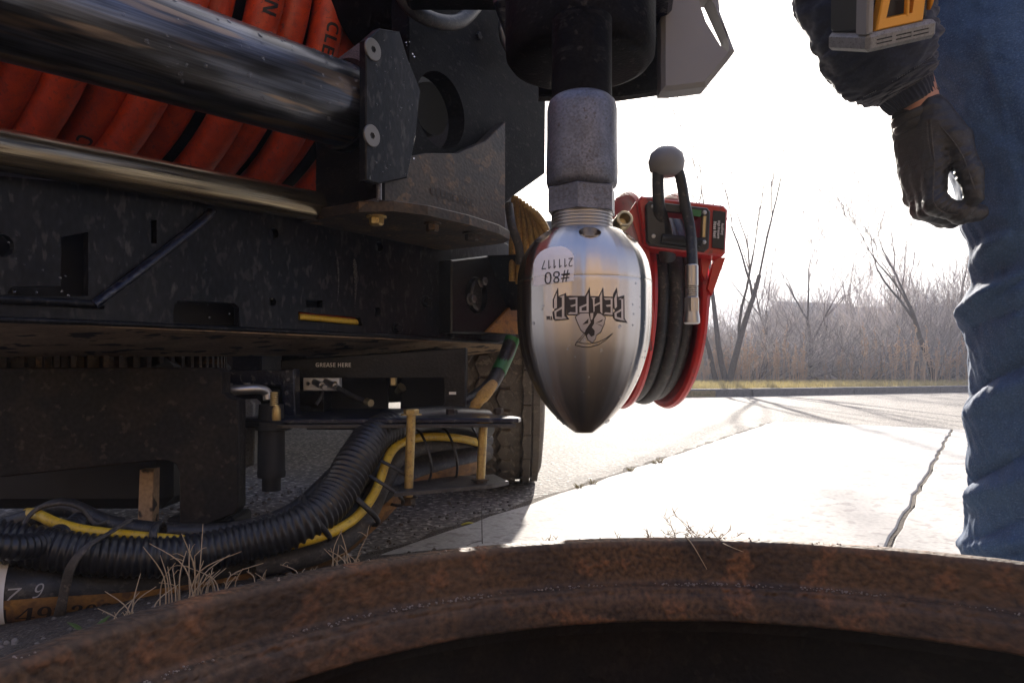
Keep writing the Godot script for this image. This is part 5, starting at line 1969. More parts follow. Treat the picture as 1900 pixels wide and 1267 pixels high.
# ---------------------------------------------------------------- red auxiliary reel
func aux_reel() -> void:
	var n := Vector3(0.991, 0, -0.13).normalized()
	var c2 := P(1236, 560, 1.5)
	var c1 := c2 - n * 0.092
	var o := thing("auxiliary_hose_reel", c2 - Vector3(0.05, 0.21, 0), "red hose reel wound with black hose under a red guide box", "hose reel")
	var b := MB.new()
	for q in [[c1, "left_flange"], [c2, "right_flange"]]:
		b = MB.new()
		b.lathe(px([0.05, -0.003, 0.189, -0.003, 0.196, -0.007, 0.203, -0.008, 0.209, -0.006, 0.212, 0.0, 0.209, 0.006, 0.203, 0.008, 0.196, 0.007, 0.189, 0.003, 0.05, 0.003]), stand(n, q[0]), 72)
		part("flange", b, M.red, o)
	b = MB.new()
	b.tube(PackedVector3Array([c1, c2]), 0.14, 40)
	part("drum", b, M.red, o)
	for q in [[0.017, 0.186], [0.042, 0.190], [0.064, 0.182], [0.028, 0.164], [0.054, 0.164], [0.074, 0.158]]:
		var pts := PackedVector3Array()
		var xf := stand(n, c1 + n * q[0])
		for i in 64:
			var w := TAU * i / 64
			pts.append(xf * Vector3(cos(w) * q[1], sin(w * 1.0 + 0.4) * 0.004, sin(w) * q[1]))
		b = MB.new()
		b.tube(pts, 0.0135, 16, false, true)
		part("hose_wrap", b, M.rubber, o)
	b = MB.new()
	b.tube(PackedVector3Array([c1 - n * 0.004, c1 - n * 0.06 + Vector3(0, 0, -0.1), Vector3(0.12, 0.56, -2.72)]), 0.016, 12)
	part("mount_arm", b, M.red, o)
	# guide box
	var win := [1232, 390, 1304, 398, 1303, 441, 1234, 436]
	var bx := part("guide_box", slab([1184, 372, 1190, 363, 1344, 381, 1351, 389, 1347, 469, 1341, 476, 1206, 459, 1196, 451], "Z", 1.2400, 0.05, 0.003, [flat(win, "Z", 1.2400)]), M.red, o)
	part("roller_frame", slab([1199, 379, 1205, 372, 1313, 385, 1319, 392, 1316, 460, 1309, 466, 1207, 454, 1201, 447], "Z", 1.2250, 0.013, 0.002, [flat(win, "Z", 1.2250)]), M.tool_black, bx)
	for q in [[1212, 383], [1308, 394], [1213, 438], [1307, 449]]:
		b = MB.new()
		b.ball(P(q[0], q[1], 1.2250), Vector3(0.0036, 0.0036, 0.002), 6, 10)
		part("screw", b, M.alu, bx)
	part("roller", rod(P(1228, 442, 1.2180), P(1302, 450, 1.2180), 0.0075), M.dark, bx)
	part("roller", rod(P(1307, 402, 1.2300), P(1305, 441, 1.2300), 0.0058), M.brass, bx)
	part("green_tag", slab([1277, 387, 1302, 390, 1301, 402, 1277, 399], "Z", 1.2180, 0.003, 0.0), M.green, bx)
	var lb := part("label_plate", slab([1324, 390, 1347, 393, 1344, 462, 1322, 459], "Z", 1.2365, 0.002, 0.0), M.tool_black, bx)
	b = MB.new()
	for q in [["Auxiliary", 1340.5, 425, 6.3], ["High Pressure", 1333.5, 426, 6.3], ["Hose Reel", 1327.0, 426, 6.3]]:
		lay(b, letters(q[0], true), 1.0, func(p: Vector2): return [P(q[1] + p.y * q[3] - p.x * q[3] * 0.03, q[2] + p.x * q[3] * 0.82, 1.2360), Vector3.BACK])
	part("label_print", b, M.sticker, lb)
	part("arm", slab([1168, 392, 1184, 368, 1199, 372, 1206, 470, 1215, 590, 1211, 650, 1202, 590, 1196, 480], "Z", 1.2600, 0.02, 0.001), M.red, o)
	part("brace", slab([1300, 474, 1322, 477, 1309, 520, 1303, 510], "Z", 1.2800, 0.012, 0.001), M.red, o)
	part("brace", slab([1326, 476, 1347, 478, 1322, 548, 1313, 536], "Z", 1.2800, 0.012, 0.001), M.red, o)
	b = MB.new()
	b.lathe(px([0.0005, -0.021, 0.017, -0.019, 0.027, -0.010, 0.0295, 0.003, 0.026, 0.016, 0.016, 0.025, 0.0005, 0.028]), Transform3D(Basis(), P(1237, 304, 1.2200)), 28)
	part("stop_ball", b, M.grey, o)
	b = MB.new()
	b.tube(spline([P(1224, 300, 1.2200), P(1221, 330, 1.2200), P(1223, 380, 1.2200), P(1232, 430, 1.2500), P(1240, 480, 1.2800)], 6), PackedFloat32Array([0.0095, 0.0095, 0.0095, 0.0095, 0.0095, 0.0095, 0.0095, 0.0095, 0.0095, 0.0095, 0.0095, 0.0095, 0.0095, 0.010, 0.011, 0.012, 0.013, 0.014, 0.014, 0.014, 0.014, 0.014, 0.014, 0.014, 0.014]), 14)
	part("hose", b, M.rubber, o)
	b = MB.new()
	b.tube(spline([P(1254, 306, 1.2200), P(1263, 330, 1.2200), P(1271, 375, 1.2200), P(1282, 430, 1.2100), P(1285, 495, 1.1800)], 6), 0.0085, 14)
	part("hose", b, M.rubber, o)
	var k := 1.1800 / F
	b = MB.new()
	var pr := px([0.0003, -110 * k, 12 * k, -110 * k, 15 * k, -108 * k, 15 * k, -100 * k, 13 * k, -88 * k, 13 * k, -86 * k])
	pr.append_array(px([12.5 * k, -62 * k, 11.5 * k, -60 * k]))
	for i in 5:
		pr.append_array(px([10.5 * k, (-59 + i * 3.6) * k, 11.8 * k, (-58 + i * 3.6) * k, 11.8 * k, (-56.5 + i * 3.6) * k]))
	pr.append_array(px([10 * k, -41 * k, 11.8 * k, -39 * k, 11.8 * k, -2 * k, 10 * k, 0, 0.0003, 0]))
	b.lathe(pr, Transform3D(Basis(), P(1284, 491, 1.1800)), 28)
	b.prism(hexagon(P(1284, 565, 1.1800), 14.5 * k), FL.translated(Vector3(0, P(1284, 552, 1.1800).y, 0)), 26 * k, 0.001)
	part("steel_coupler", b, M.dull_steel, o)

func hexagon(at: Vector3, r: float) -> PackedVector2Array:
	var out := px([])
	for i in 6:
		out.append(Vector2(at.x + cos(TAU * i / 6 + 0.2) * r, -at.z + sin(TAU * i / 6 + 0.2) * r))
	return out

# ---------------------------------------------------------------- the worker
func table(rows: Array, y: float, c: int) -> float:
	for i in rows.size() - 1:
		if y <= rows[i + 1][0] or i == rows.size() - 2:
			var k := clampf((y - rows[i][0]) / (rows[i + 1][0] - rows[i][0]), 0, 1)
			k = k * k * (3 - 2 * k)
			return lerpf(rows[i][c], rows[i + 1][c], k)
	return rows[0][c]

func leg(mb: MB, dx: float, mirror: float, seed: int) -> void:
	var shape := [[0.028, 0.660, 0.085], [0.050, 0.650, 0.094], [0.0675, 0.6555, 0.091], [0.105, 0.661, 0.086], [0.1425, 0.6575, 0.090], [0.2175, 0.6525, 0.091], [0.2925, 0.6495, 0.094], [0.3675, 0.6375, 0.100], [0.3975, 0.636, 0.101], [0.43, 0.646, 0.096], [0.48, 0.637, 0.104], [0.506, 0.626, 0.112], [0.5925, 0.610, 0.122], [0.6675, 0.600, 0.130], [0.7425, 0.592, 0.138], [0.8175, 0.597, 0.140], [0.95, 0.62, 0.135]]
	var folds := [[0.475, 0.060, 0.016, 0.010, 0.5, 0.9], [0.437, 0.085, 0.013, -0.013, 0.9, 1.0], [0.408, 0.060, 0.016, 0.014, 0.3, 1.1], [0.380, 0.030, 0.013, -0.008, 0.6, 0.8], [0.345, -0.05, 0.030, 0.005, 1.5, 0.8], [0.298, 0.050, 0.013, -0.011, 0.4, 0.9], [0.274, 0.06, 0.018, 0.010, 0.5, 1.0], [0.225, -0.06, 0.022, 0.005, 1.6, 0.7], [0.166, 0.065, 0.013, -0.011, 0.3, 0.9], [0.140, 0.05, 0.018, 0.011, 0.4, 1.1], [0.096, 0.07, 0.012, -0.007, 0.6, 1.0], [0.066, 0.02, 0.012, 0.007, 0.4, 1.2], [0.047, 0.03, 0.009, -0.008, 0.5, 1.2], [0.56, 0.14, 0.022, 0.007, 1.0, 0.8], [0.66, 0.20, 0.035, 0.008, 1.3, 0.7], [0.60, 0.18, 0.02, -0.006, 1.9, 0.6], [0.50, 0.10, 0.014, 0.005, 1.8, 0.6]]
	var nz := noise(seed, 1.1, 3)
	var fine := noise(seed + 5, 1.6, 2, FastNoiseLite.TYPE_SIMPLEX)
	fine.fractal_type = FastNoiseLite.FRACTAL_RIDGED
	var rows := []
	var m := 190
	for i in m:
		var y := lerpf(0.028, 0.95, float(i) / (m - 1))
		var left := table(shape, y, 1)
		var r := table(shape, y, 2)
		var cz := -1.07 + 0.05 * exp(-pow((y - 0.5) / 0.22, 2)) - 0.03 * smoothstep(0.6, 0.95, y)
		var row := PackedVector3Array()
		for k in 180:
			var w := TAU * k / 180
			var d := 0.0
			for f in folds:
				var dw: float = absf(wrapf(w - f[4], -PI, PI)) / f[5]
				if dw < 1.6:
					var yy: float = (y - f[0] - f[1] * sin(w - f[4]) * 0.8) / f[2]
					if absf(yy) < 3.0:
						d += f[3] * 1.4 * (exp(-yy * yy) if f[3] > 0.0 else exp(-absf(yy) * 1.6)) * exp(-dw * dw)
			d += fine.get_noise_3d(cos(w) * 1.2, y * 14.0 + sin(w * 2.0), sin(w) * 1.2) * 0.0020
			d += nz.get_noise_3d(cos(w) * 0.9, y * 7, sin(w) * 0.9) * 0.010
			d += 0.0016 * exp(-pow((w - 0.62) / 0.035, 2)) - 0.001 * exp(-pow((w - 0.69) / 0.03, 2))
			if i < 3:
				d += 0.002
			row.append(Vector3(dx + mirror * (left + r - cos(w) * (r + d)), y + 0.010 * sin(w - 0.6) * smoothstep(0.10, 0.03, y), cz + sin(w) * (r * 0.98 + d)))
		rows.append(row)
	mb.grid(rows)
	# turned hem
	var hem := PackedVector3Array()
	for q in rows[0]:
		hem.append(q)
	mb.tube(hem, 0.0022, 6, false, true)

func person() -> void:
	var o := thing("person", Vector3(0.84, 0, -1.08), "worker in dark navy sweatshirt, blue jeans and black glove standing by the manhole", "person")
	var wr := P(1704, 198, 0.985)
	var el := P(1580, -150, 0.97)
	var sh := Vector3(0.64, 1.22, -1.03)
	var b := MB.new()
	flesh(b, [[Vector3(0.76, 0.88, -1.10), Vector3(0.735, 0.50, -1.04), 0.085, 0.055], [Vector3(0.735, 0.50, -1.04), Vector3(0.745, 0.08, -1.08), 0.052, 0.038], [Vector3(0.745, 0.06, -1.09), Vector3(0.75, 0.035, -0.93), 0.035, 0.028],
		[Vector3(0.96, 0.88, -1.10), Vector3(0.985, 0.50, -1.06), 0.085, 0.055], [Vector3(0.985, 0.50, -1.06), Vector3(0.975, 0.08, -1.10), 0.052, 0.038], [Vector3(0.975, 0.06, -1.11), Vector3(0.98, 0.035, -0.95), 0.035, 0.028],
		[Vector3(0.80, 0.92, -1.11), Vector3(0.92, 0.92, -1.11), 0.11, 0.11], [Vector3(0.86, 0.98, -1.10), Vector3(0.86, 1.16, -1.04), 0.12, 0.13], [Vector3(0.74, 1.20, -1.03), Vector3(0.98, 1.20, -1.03), 0.09, 0.09],
		[Vector3(0.86, 1.24, -1.01), Vector3(0.86, 1.34, -0.95), 0.058, 0.052], [Vector3(0.86, 1.44, -0.92), Vector3(0.86, 1.41, -0.88), 0.085, 0.07], [Vector3(0.86, 1.37, -0.86), Vector3(0.86, 1.36, -0.85), 0.05, 0.045], [Vector3(0.86, 1.405, -0.815), Vector3(0.86, 1.385, -0.80), 0.011, 0.014],
		[Vector3(0.775, 1.41, -0.92), Vector3(0.773, 1.43, -0.925), 0.014, 0.018], [Vector3(0.945, 1.41, -0.92), Vector3(0.947, 1.43, -0.925), 0.014, 0.018],
		[sh, el, 0.05, 0.042], [el, wr, 0.042, 0.0275], [Vector3(1.08, 1.22, -1.03), Vector3(1.16, 0.98, -1.04), 0.05, 0.042], [Vector3(1.16, 0.98, -1.04), Vector3(1.08, 0.80, -0.90), 0.042, 0.03]], 0.03, 0.0115)
	part("body", b, M.skin, o)
	b = MB.new()
	for s in [-1.0, 1.0]:
		b.ball(Vector3(0.86 + s * 0.030, 1.418, -0.836), Vector3(0.012, 0.010, 0.010), 8, 12)
	part("eyes", b, M.white, o)
	b = MB.new()
	b.tube(spline([Vector3(0.836, 1.36, -0.812), Vector3(0.86, 1.356, -0.803), Vector3(0.884, 1.36, -0.812)], 5), 0.006, 8)
	part("mouth", b, mat(Color(0.3, 0.11, 0.09), 0.5), o)
	b = MB.new()
	flesh(b, [[Vector3(0.86, 1.475, -0.935), Vector3(0.86, 1.44, -0.96), 0.084, 0.08]], 0.02, 0.012)
	part("hair", b, M.hair, o)
	# jeans
	b = MB.new()
	leg(b, 0.0, 1.0, 41)
	leg(b, 1.72, -1.0, 42)
	flesh(b, [[Vector3(0.77, 0.92, -1.10), Vector3(0.95, 0.92, -1.10), 0.135, 0.135], [Vector3(0.86, 0.98, -1.10), Vector3(0.86, 1.02, -1.10), 0.14, 0.14]], 0.04, 0.014)
	part("jeans", b, M.denim, o)
	# sweatshirt
	b = MB.new()
	flesh(b, [[Vector3(0.80, 1.00, -1.10), Vector3(0.92, 1.00, -1.10), 0.15, 0.15], [Vector3(0.86, 1.02, -1.09), Vector3(0.86, 1.18, -1.04), 0.155, 0.16], [Vector3(0.73, 1.20, -1.03), Vector3(0.99, 1.20, -1.03), 0.11, 0.11], [Vector3(0.86, 1.30, -1.0), Vector3(0.86, 1.31, -1.0), 0.08, 0.08],
		[Vector3(1.08, 1.20, -1.03), Vector3(1.16, 0.98, -1.04), 0.082, 0.078], [Vector3(1.16, 0.98, -1.04), Vector3(1.10, 0.84, -0.93), 0.078, 0.055], [sh, sh.lerp(el, 0.6), 0.088, 0.085]], 0.05, 0.014)
	var rows := []
	var nz := noise(77, 1.3, 3)
	var line := [[1640, -640, 128, 1.02], [1605, -420, 122, 1.0], [1578, -200, 112, 0.975], [1586, -90, 116, 0.97], [1602, -25, 124, 0.97], [1618, 38, 114, 0.97], [1632, 82, 108, 0.97], [1647, 118, 98, 0.97], [1660, 144, 82, 0.972], [1668, 160, 68, 0.975], [1676, 168, 54, 0.978], [1681, 170, 48, 0.98]]
	var cen := []
	for q in line:
		cen.append(P(q[0], q[1], q[3]))
	var cpts := spline(cen, 12)
	for i in cpts.size():
		var f := i / 12.0
		var k0 := mini(int(f), line.size() - 1)
		var k1 := mini(k0 + 1, line.size() - 1)
		var r: float = cubic_interpolate(line[k0][2], line[k1][2], line[maxi(k0 - 1, 0)][2], line[mini(k1 + 1, line.size() - 1)][2], f - k0) / F * 0.97
		var t := (cpts[mini(i + 1, cpts.size() - 1)] - cpts[maxi(i - 1, 0)]).normalized()
		if i > 96:
			t = Vector3(0.46, -0.89, 0).normalized()
		var s := t.cross(Vector3.BACK).normalized()
		var d := s.cross(t).normalized()
		var row := PackedVector3Array()
		for k in 110:
			var w := TAU * k / 110
			var fold := 0.0
			for q in [[2.6, 0.6, 0.40, 0.006, 0.6], [3.7, -0.6, 0.40, -0.006, 2.2], [4.6, 0.7, 0.45, 0.006, 1.2], [5.6, 0.6, 0.45, -0.005, 2.6], [6.6, -0.5, 0.5, 0.005, 0.8], [7.6, 0.5, 0.6, -0.004, 1.6], [8.6, 0.4, 0.7, 0.004, 2.4]]:
				var yy: float = (f - q[0] - q[1] * cos(w - q[4])) / q[2]
				fold += q[3] * 0.8 * exp(-yy * yy) * (0.5 + 0.5 * cos(w - q[4] - 0.8))
			fold += nz.get_noise_3d(cos(w), f * 1.3, sin(w)) * 0.007
			row.append(cpts[i] + (s * cos(w) + d * sin(w) * 0.82) * (r + fold))
		rows.append(row)
	b.grid(rows)
	part("sweatshirt", b, M.fleece, o)
	# ribbed cuff
	b = MB.new()
	rows = []
	var ax := Vector3(0.46, -0.89, 0).normalized()
	var sx := ax.cross(Vector3.BACK).normalized()
	var c0 := P(1672, 152, 0.98)
	var c1 := P(1701, 193, 0.983)
	for i in 12:
		var k := i / 11.0
		var r := lerpf(0.037, 0.0315, k) - (0.0035 if i == 11 else 0.0)
		var row := PackedVector3Array()
		for j in 144:
			var w := TAU * j / 144
			var rib := 0.0010 * sin(w * 36) + (0.002 * sin(w * 3 + k * 5))
			row.append(c0.lerp(c1, minf(k, 0.97)) + (sx * cos(w) + Vector3.BACK * sin(w) * 0.85) * (r + rib))
		rows.append(row)
	b.grid(rows)
	part("cuff", b, M.fleece, o)
	glove(o)
	# boots
	for s in [[0.745, -1.09], [0.975, -1.11]]:
		b = MB.new()
		flesh(b, [[Vector3(s[0], 0.16, s[1]), Vector3(s[0], 0.07, s[1] + 0.005), 0.054, 0.052], [Vector3(s[0], 0.060, s[1] - 0.01), Vector3(s[0] + 0.005, 0.046, s[1] + 0.14), 0.048, 0.040], [Vector3(s[0] + 0.005, 0.044, s[1] + 0.14), Vector3(s[0] + 0.008, 0.042, s[1] + 0.18), 0.040, 0.036]], 0.03, 0.008)
		part("boot", b, M.leather, o)
		b = MB.new()
		b.box(Transform3D(Basis(), Vector3(s[0] + 0.004, 0.012, s[1] + 0.065)), Vector3(0.094, 0.022, 0.29), 0.008)
		part("sole", b, M.tool_black, o)
	tool()

func glove(o: Node3D) -> void:
	var b := MB.new()
	var bones := []
	for q in [
		[1684, 222, 0.992, 1692, 318, 1.010, 0.0195, 0.0165], [1690, 220, 0.990, 1703, 332, 0.997, 0.021, 0.0185], [1702, 212, 0.985, 1720, 326, 0.978, 0.022, 0.0190], [1720, 206, 0.978, 1736, 306, 0.960, 0.0225, 0.0185],
		[1733, 306, 0.960, 1737, 378, 0.948, 0.0155, 0.0135], [1737, 378, 0.948, 1784, 396, 0.944, 0.0138, 0.0126], [1784, 396, 0.944, 1817, 395, 0.948, 0.0124, 0.0110],
		[1720, 326, 0.978, 1726, 390, 0.972, 0.0165, 0.0140], [1726, 390, 0.972, 1765, 404, 0.972, 0.0135, 0.0120], [1765, 404, 0.972, 1790, 398, 0.976, 0.0120, 0.0105],
		[1703, 332, 0.997, 1712, 388, 0.996, 0.0165, 0.0140], [1712, 388, 0.996, 1750, 404, 0.998, 0.0135, 0.0120], [1750, 404, 0.998, 1774, 396, 1.001, 0.0120, 0.0105],
		[1692, 318, 1.010, 1696, 366, 1.014, 0.0145, 0.0122], [1696, 366, 1.014, 1726, 386, 1.016, 0.0120, 0.0105], [1726, 386, 1.016, 1745, 380, 1.018, 0.0105, 0.0092],
		[1733, 212, 0.970, 1775, 258, 0.950, 0.0215, 0.0180], [1775, 258, 0.950, 1801, 322, 0.934, 0.0165, 0.0140], [1801, 322, 0.934, 1809, 364, 0.930, 0.0140, 0.0115], [1730, 236, 0.968, 1747, 262, 0.958, 0.020, 0.0150]]:
		bones.append([P(q[0], q[1], q[2]), P(q[3], q[4], q[5]), q[6], q[7]])
	var nz := noise(91, 60.0, 3)
	var creases := [P(1741, 362, 0.948), P(1748, 388, 0.946), P(1782, 396, 0.944), P(1796, 318, 0.938), P(1790, 305, 0.94), P(1737, 325, 0.955)]
	flesh(b, bones, 0.007, 0.0028, func(p: Vector3) -> float:
		var d := nz.get_noise_3d(p.x, p.y * 1.6, p.z) * 0.0016
		for q in creases:
			var r := p.distance_to(q)
			if r < 0.028:
				d += 0.0011 * sin((p.y - q.y + (p.x - q.x) * 0.4) * 1500.0) * (1.0 - r / 0.028)
		return d)
	# the perforated back panel and the plain rest
	var back := MB.new()
	var rest := MB.new()
	for i in range(0, b.v.size(), 3):
		var m := (b.v[i] + b.v[i + 1] + b.v[i + 2]) / 3
		var u := 950.0 + m.x / -m.z * F
		var v := 690.0 - (m.y - CH) / -m.z * F
		var nn := b.n[i]
		var to := back if u < 1728.0 - (v - 290.0) * 0.1 and v < 372 and v > 236 and nn.x * 0.7 + nn.y * -0.1 - nn.z * 0.75 < 0.15 else rest
		for k in 3:
			to.v.append(b.v[i + k]); to.n.append(b.n[i + k]); to.t.append(b.t[i + k]); to.c.append(b.c[i + k])
	var g := part("glove", rest, M.leather, o)
	part("back_panel", back, M.glove, g)
	# seams
	var seam := MB.new()
	for line in [[1724, 226, 1727, 262, 1733, 298], [1718, 228, 1721, 262, 1727, 298], [1733, 300, 1729, 345, 1733, 380, 1760, 400, 1806, 402], [1745, 236, 1778, 276, 1800, 326, 1806, 356]]:
		var pts := []
		for i in range(0, line.size(), 2):
			var best := Vector3(0, 0, -9)
			for q in b.v:
				if absf(950.0 + q.x / -q.z * F - line[i]) < 4.0 and absf(690.0 - (q.y - CH) / -q.z * F - line[i + 1]) < 4.0 and q.z > best.z:
					best = q
			if best.z > -8.0:
				pts.append(best + Vector3(0, 0, 0.0006))
		if pts.size() > 1:
			seam.tube(spline(pts, 6), 0.0009, 6, false)
	part("seam", seam, M.dusty_rubber, g)
	var ring := PackedVector3Array()
	var ax := Vector3(0.36, -0.93, 0.0).normalized()
	var sx := ax.cross(Vector3.BACK).normalized()
	for i in 40:
		var w := TAU * i / 40
		ring.append(P(1703, 213, 0.985) + sx * cos(w) * 0.0315 + Vector3.BACK * sin(w) * 0.0255)
	var st := MB.new()
	st.tube(ring, 0.0065, 10, false, true, 0.4, ax)
	for i in 40:
		ring[i] += ax * 0.010
	st.tube(ring, 0.0065, 10, false, true, 0.4, ax)
	part("wrist_strap", st, M.leather, g)

func tool() -> void:
	var k := 0.80 / F
	var xf := Transform3D(Basis(Vector3.BACK, 0.205) * Basis(Vector3.RIGHT, 0.46) * Basis(Vector3.UP, 0.10), P(1636, 12, 0.84))
	var o := thing("cordless_tool", xf * Vector3(0, -70 * k, 0), "yellow and black cordless tool with a grey base in front of the navy sleeve", "power tool")
	var b := MB.new()
	b.box(xf.translated_local(Vector3(0, -52 * k, 0)), Vector3(146 * k, 34 * k, 0.078), 7 * k)
	var base := part("grey_base", b, M.tool_grey, o)
	for q in [[-38, -56], [2, -56], [38, -56], [-38, -49], [2, -49], [38, -49]]:
		b = MB.new()
		b.box(xf.translated_local(Vector3(q[0] * k, q[1] * k, 0.039)), Vector3(32 * k, 2.2 * k, 0.001), 0.0003)
		part("vent_slot", b, M.dark, base)
	b = MB.new()
	b.box(xf.translated_local(Vector3(0, 40 * k, -0.006)), Vector3(140 * k, 150 * k, 0.062), 6 * k)
	part("black_body", b, M.tool_black, o)
	b = MB.new()
	b.prism(px([-52 * k, -34 * k, 46 * k, -34 * k, 58 * k, 130 * k, -18 * k, 130 * k]), xf.translated_local(Vector3(0, 0, 0.036)), 0.012, 0.0015, [px([-32 * k, -16 * k, 22 * k, -16 * k, 34 * k, 100 * k, -6 * k, 100 * k])])
	var yf := part("yellow_frame", b, M.tool_yellow, o)
	b = MB.new()
	b.box(xf.translated_local(Vector3(12 * k, 40 * k, 0.034)), Vector3(6 * k, 120 * k, 0.006), 0.001)
	part("frame_rib", b, M.tool_yellow, yf)
	b = MB.new()
	b.prism(px([72 * k, -20 * k, 96 * k, 40 * k, 96 * k, 130 * k, 72 * k, 130 * k]), xf.translated_local(Vector3(0, 0, 0.028)), 0.05, 0.002)
	part("yellow_side", b, M.tool_yellow, o)
	b = MB.new()
	b.prism(px([-74 * k, -36 * k, -60 * k, -36 * k, -60 * k, 130 * k, -74 * k, 130 * k]), xf.translated_local(Vector3(0, 0, 0.039)), 0.02, 0.002)
	part("grey_edge", b, M.grey, o)
	b = MB.new()
	b.tube(spline([xf * Vector3(0, 112 * k, -0.006), xf * Vector3(10 * k, 170 * k, -0.01), Vector3(0.62, 0.92, -0.88), Vector3(0.72, 1.05, -0.94)], 6), 0.006, 8, true, false, 0.4)
	part("lanyard", b, M.tool_black, o)

# ---------------------------------------------------------------- grass, straw, grit
func stalk(mb: MB, pts: Array, r: float) -> void:
	var line := spline(pts, 5)
	var rad := PackedFloat32Array()
	for i in line.size():
		rad.append(lerpf(r, r * 0.3, float(i) / line.size()))
	mb.tube(line, rad, 5, false)

func tuft(u: float, v: float, d: float, y: float, m: int, tall: float, label: String, material: Material, wiry := false) -> void:
	var at := P(u, v, d)
	at.y = y
	var b := MB.new()
	for i in m:
		var w := rng.randf() * TAU
		var lean := Vector3(cos(w), 0, sin(w)) * rng.randf_range(0.1, 0.8)
		var h := tall * rng.randf_range(0.4, 1.0)
		var root := at + Vector3(rng.randf_range(-0.02, 0.02), -0.004, rng.randf_range(-0.015, 0.015))
		var p1 := root + (Vector3.UP + lean * 0.4) * h * 0.5
		var p2 := root + (Vector3.UP * 0.9 + lean) * h + Vector3(rng.randf_range(-0.2, 0.2), rng.randf_range(-0.25, 0.1), 0) * h
		stalk(b, [root, p1, p2], 0.0008 if wiry else 0.0010)
		if wiry or i % 3 == 0:
			for k in (5 if wiry else 2):
				var q := p1.lerp(p2, rng.randf())
				var e := Vector3(rng.randf_range(-1, 1), rng.randf_range(-0.1, 1.0), rng.randf_range(-1, 1)).normalized() * h * rng.randf_range(0.12, 0.30)
				stalk(b, [q, q + e * 0.6 + Vector3(0, 0.002, 0), q + e], 0.0005)
	solo("dry_grass", b, material, label, "dry grass", "tufts of dry grass at the manhole's rim")

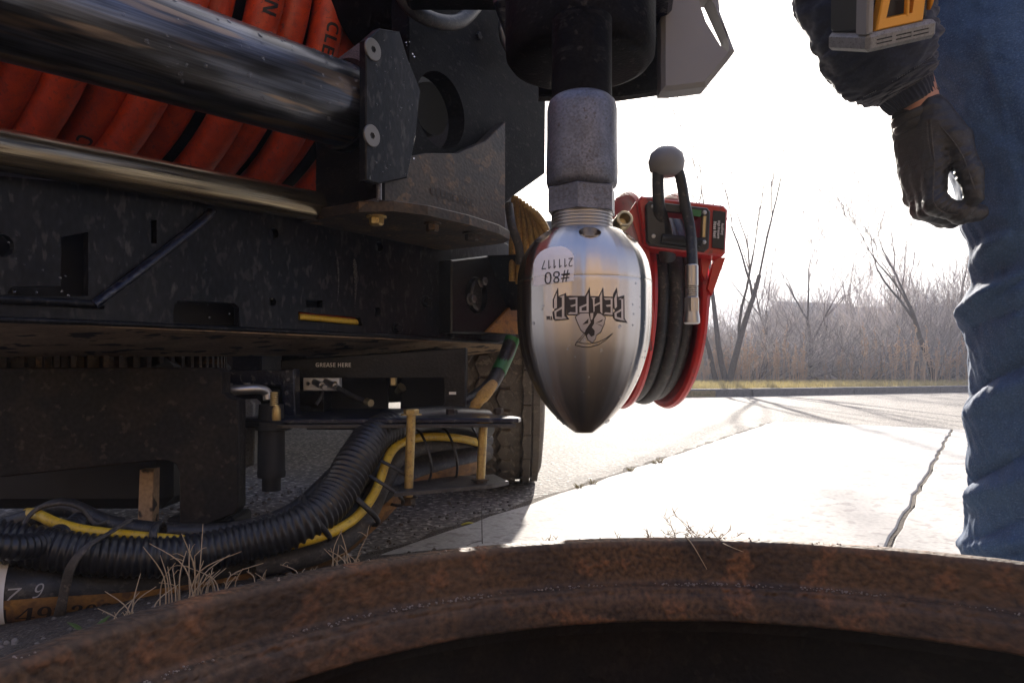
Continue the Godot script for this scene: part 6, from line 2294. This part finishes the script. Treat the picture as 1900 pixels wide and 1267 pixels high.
func litter() -> void:
	for q in [
		[330, 1120, 0.80, 0.05, 15, 0.095, "tallest straw tuft in front of the corrugated conduit, left of centre"],
		[395, 1105, 0.83, 0.05, 13, 0.060, "short straw tuft just right of the tallest one at the rusty rim"],
		[245, 1150, 0.76, 0.04, 9, 0.065, "straw tuft leaning left across the printed ochre stripe"],
		[470, 1085, 0.86, 0.055, 6, 0.035, "low straw tuft between the conduit bend and the rusty rim"],
		[560, 1070, 0.88, 0.055, 6, 0.030, "small straw wisp below the webbing end of the hose bundle"],
		[635, 1040, 0.93, 0.05, 15, 0.070, "pale straw tuft hanging by the lowest cable tie right of the conduit bend"]]:
		tuft(q[0], q[1], q[2], q[3], q[4], q[5], q[6], M.straw)
	for q in [
		[1130, 1005, 1.02, 0.055, 8, 0.035, "low wiry weed at the rim left of the middle, under the nozzle tip"],
		[1225, 1003, 1.00, 0.055, 10, 0.045, "wiry dry weed at the rim between the nozzle and the pavement joint"],
		[1275, 1003, 1.00, 0.055, 8, 0.070, "tallest wiry weed sticking up against the bright pavement"],
		[1320, 1003, 1.00, 0.055, 7, 0.055, "branched wiry weed right of the tallest one at the rim"],
		[1400, 1005, 0.99, 0.055, 3, 0.030, "rightmost single wiry stem at the rim against the pavement"],
		[1015, 1008, 1.02, 0.055, 4, 0.040, "thin bent stem at the rim where the pavement leaves the shade"]]:
		tuft(q[0], q[1], q[2], q[3], q[4], q[5], q[6], M.straw, true)
	var b := MB.new()
	stalk(b, [P(895, 1008, 1.02), P(894, 960, 1.05), P(895, 905, 1.08)], 0.0009)
	stalk(b, [P(895, 1003, 1.02), P(880, 1006, 1.0), P(866, 1012, 0.98)], 0.0007)
	solo("thin_stem", b, M.bark, "single thin upright stem below the right clamp bolt", "stem")
	b = MB.new()
	stalk(b, [P(1272, 995, 0.93), P(1285, 1010, 0.885), P(1300, 1035, 0.876), P(1312, 1056, 0.874)], 0.0009)
	stalk(b, [P(1335, 1004, 0.92), P(1350, 1012, 0.885), P(1380, 1024, 0.878)], 0.0007)
	solo("straw_blade", b, M.straw, "pale straw blades hanging over the rusty inner wall", "dry grass")
	b = MB.new()
	var l0 := P(848, 977, 1.46)
	b.tube(spline([l0, l0 + Vector3(0.02, 0.006, -0.005), l0 + Vector3(0.036, 0.004, -0.012)], 4), PackedFloat32Array([0.001, 0.003, 0.005, 0.006, 0.006, 0.005, 0.004, 0.0025, 0.0006]), 8, false, false, 0.25)
	solo("fallen_leaf", b, mat(Color(0.55, 0.48, 0.06), 0.6), "small yellow fallen leaf on the asphalt beside the concrete edge", "leaf")
	b = MB.new()
	for i in 9:
		var w := TAU * i / 9 + 0.3
		var root := YP(165, 1190, 0.03)
		var e := Vector3(cos(w), 0.5 + 0.4 * sin(i * 2.0), sin(w)) * 0.022
		b.tube(spline([root, root + e * 0.5 + Vector3(0, 0.004, 0), root + e], 4), PackedFloat32Array([0.0008, 0.002, 0.0034, 0.0042, 0.0044, 0.004, 0.003, 0.0018, 0.0004]), 6, false, false, 0.2)
	solo("green_weed", b, M.leaf, "small green weed in the soil below the striped hose", "weed")
	# green tufts in the pavement joint
	b = MB.new()
	for q in [[1170, 876], [1215, 862], [1225, 860], [1100, 900], [1075, 908]]:
		var c := YP(q[0], q[1], 0.004)
		for i in 14:
			var e := Vector3(rng.randf_range(-1, 1), rng.randf_range(0.3, 1), rng.randf_range(-1, 1)).normalized() * rng.randf_range(0.008, 0.022)
			stalk(b, [c, c + e * 0.6, c + e], 0.0016)
	var moss := solo("joint_moss", b, M.grass, "yellow green moss tufts growing in the pavement joint", "moss")
	moss.set_meta("kind", "stuff")
	# grit on the soil and the asphalt near the lens
	var st := MB.new()
	st.ball(Vector3.ZERO, Vector3(1, 0.7, 0.85), 4, 6)
	var at := []
	var tints := []
	for i in 2600:
		var x: float
		var z: float
		if i % 3 != 0:
			var w := rng.randf_range(PI * 0.40, PI * 1.3)
			var r := 0.606 + pow(rng.randf(), 1.3) * 0.36
			x = RING.x + cos(w) * r
			z = RING.y + sin(w) * r
		else:
			x = rng.randf_range(-0.75, 0.0)
			z = rng.randf_range(0.95, 2.0)
			if x > -0.159 + (z - 1.3125) * 0.545 - 0.02:
				continue
		var r2 := Vector2(x, z).distance_to(RING)
		var y := 0.0
		if r2 < 1.03:
			y = 0.074 * pow(clampf(1.0 - (r2 - 0.594) / 0.42, 0, 1), 1.2) * (1.0 if x < 0.05 else 0.7)
		var s := rng.randf_range(0.0012, 0.0042) * (1.5 if rng.randf() < 0.08 else 1.0)
		at.append(Transform3D(Basis(Vector3(rng.randf(), rng.randf(), 0.2).normalized(), rng.randf() * TAU).scaled(Vector3(s, s, s)), Vector3(x, y + s * 0.3, -z)))
		var g := rng.randf_range(0.4, 1.4)
		tints.append(Color(0.16 * g, 0.135 * g, 0.11 * g))
	var gm := mat(Color(1, 1, 1), 0.9)
	gm.vertex_color_use_as_albedo = true
	tag(scatter("grit", st.mesh(), gm, at, self, tints), "loose grit and small stones on soil and asphalt by the rim", "grit")
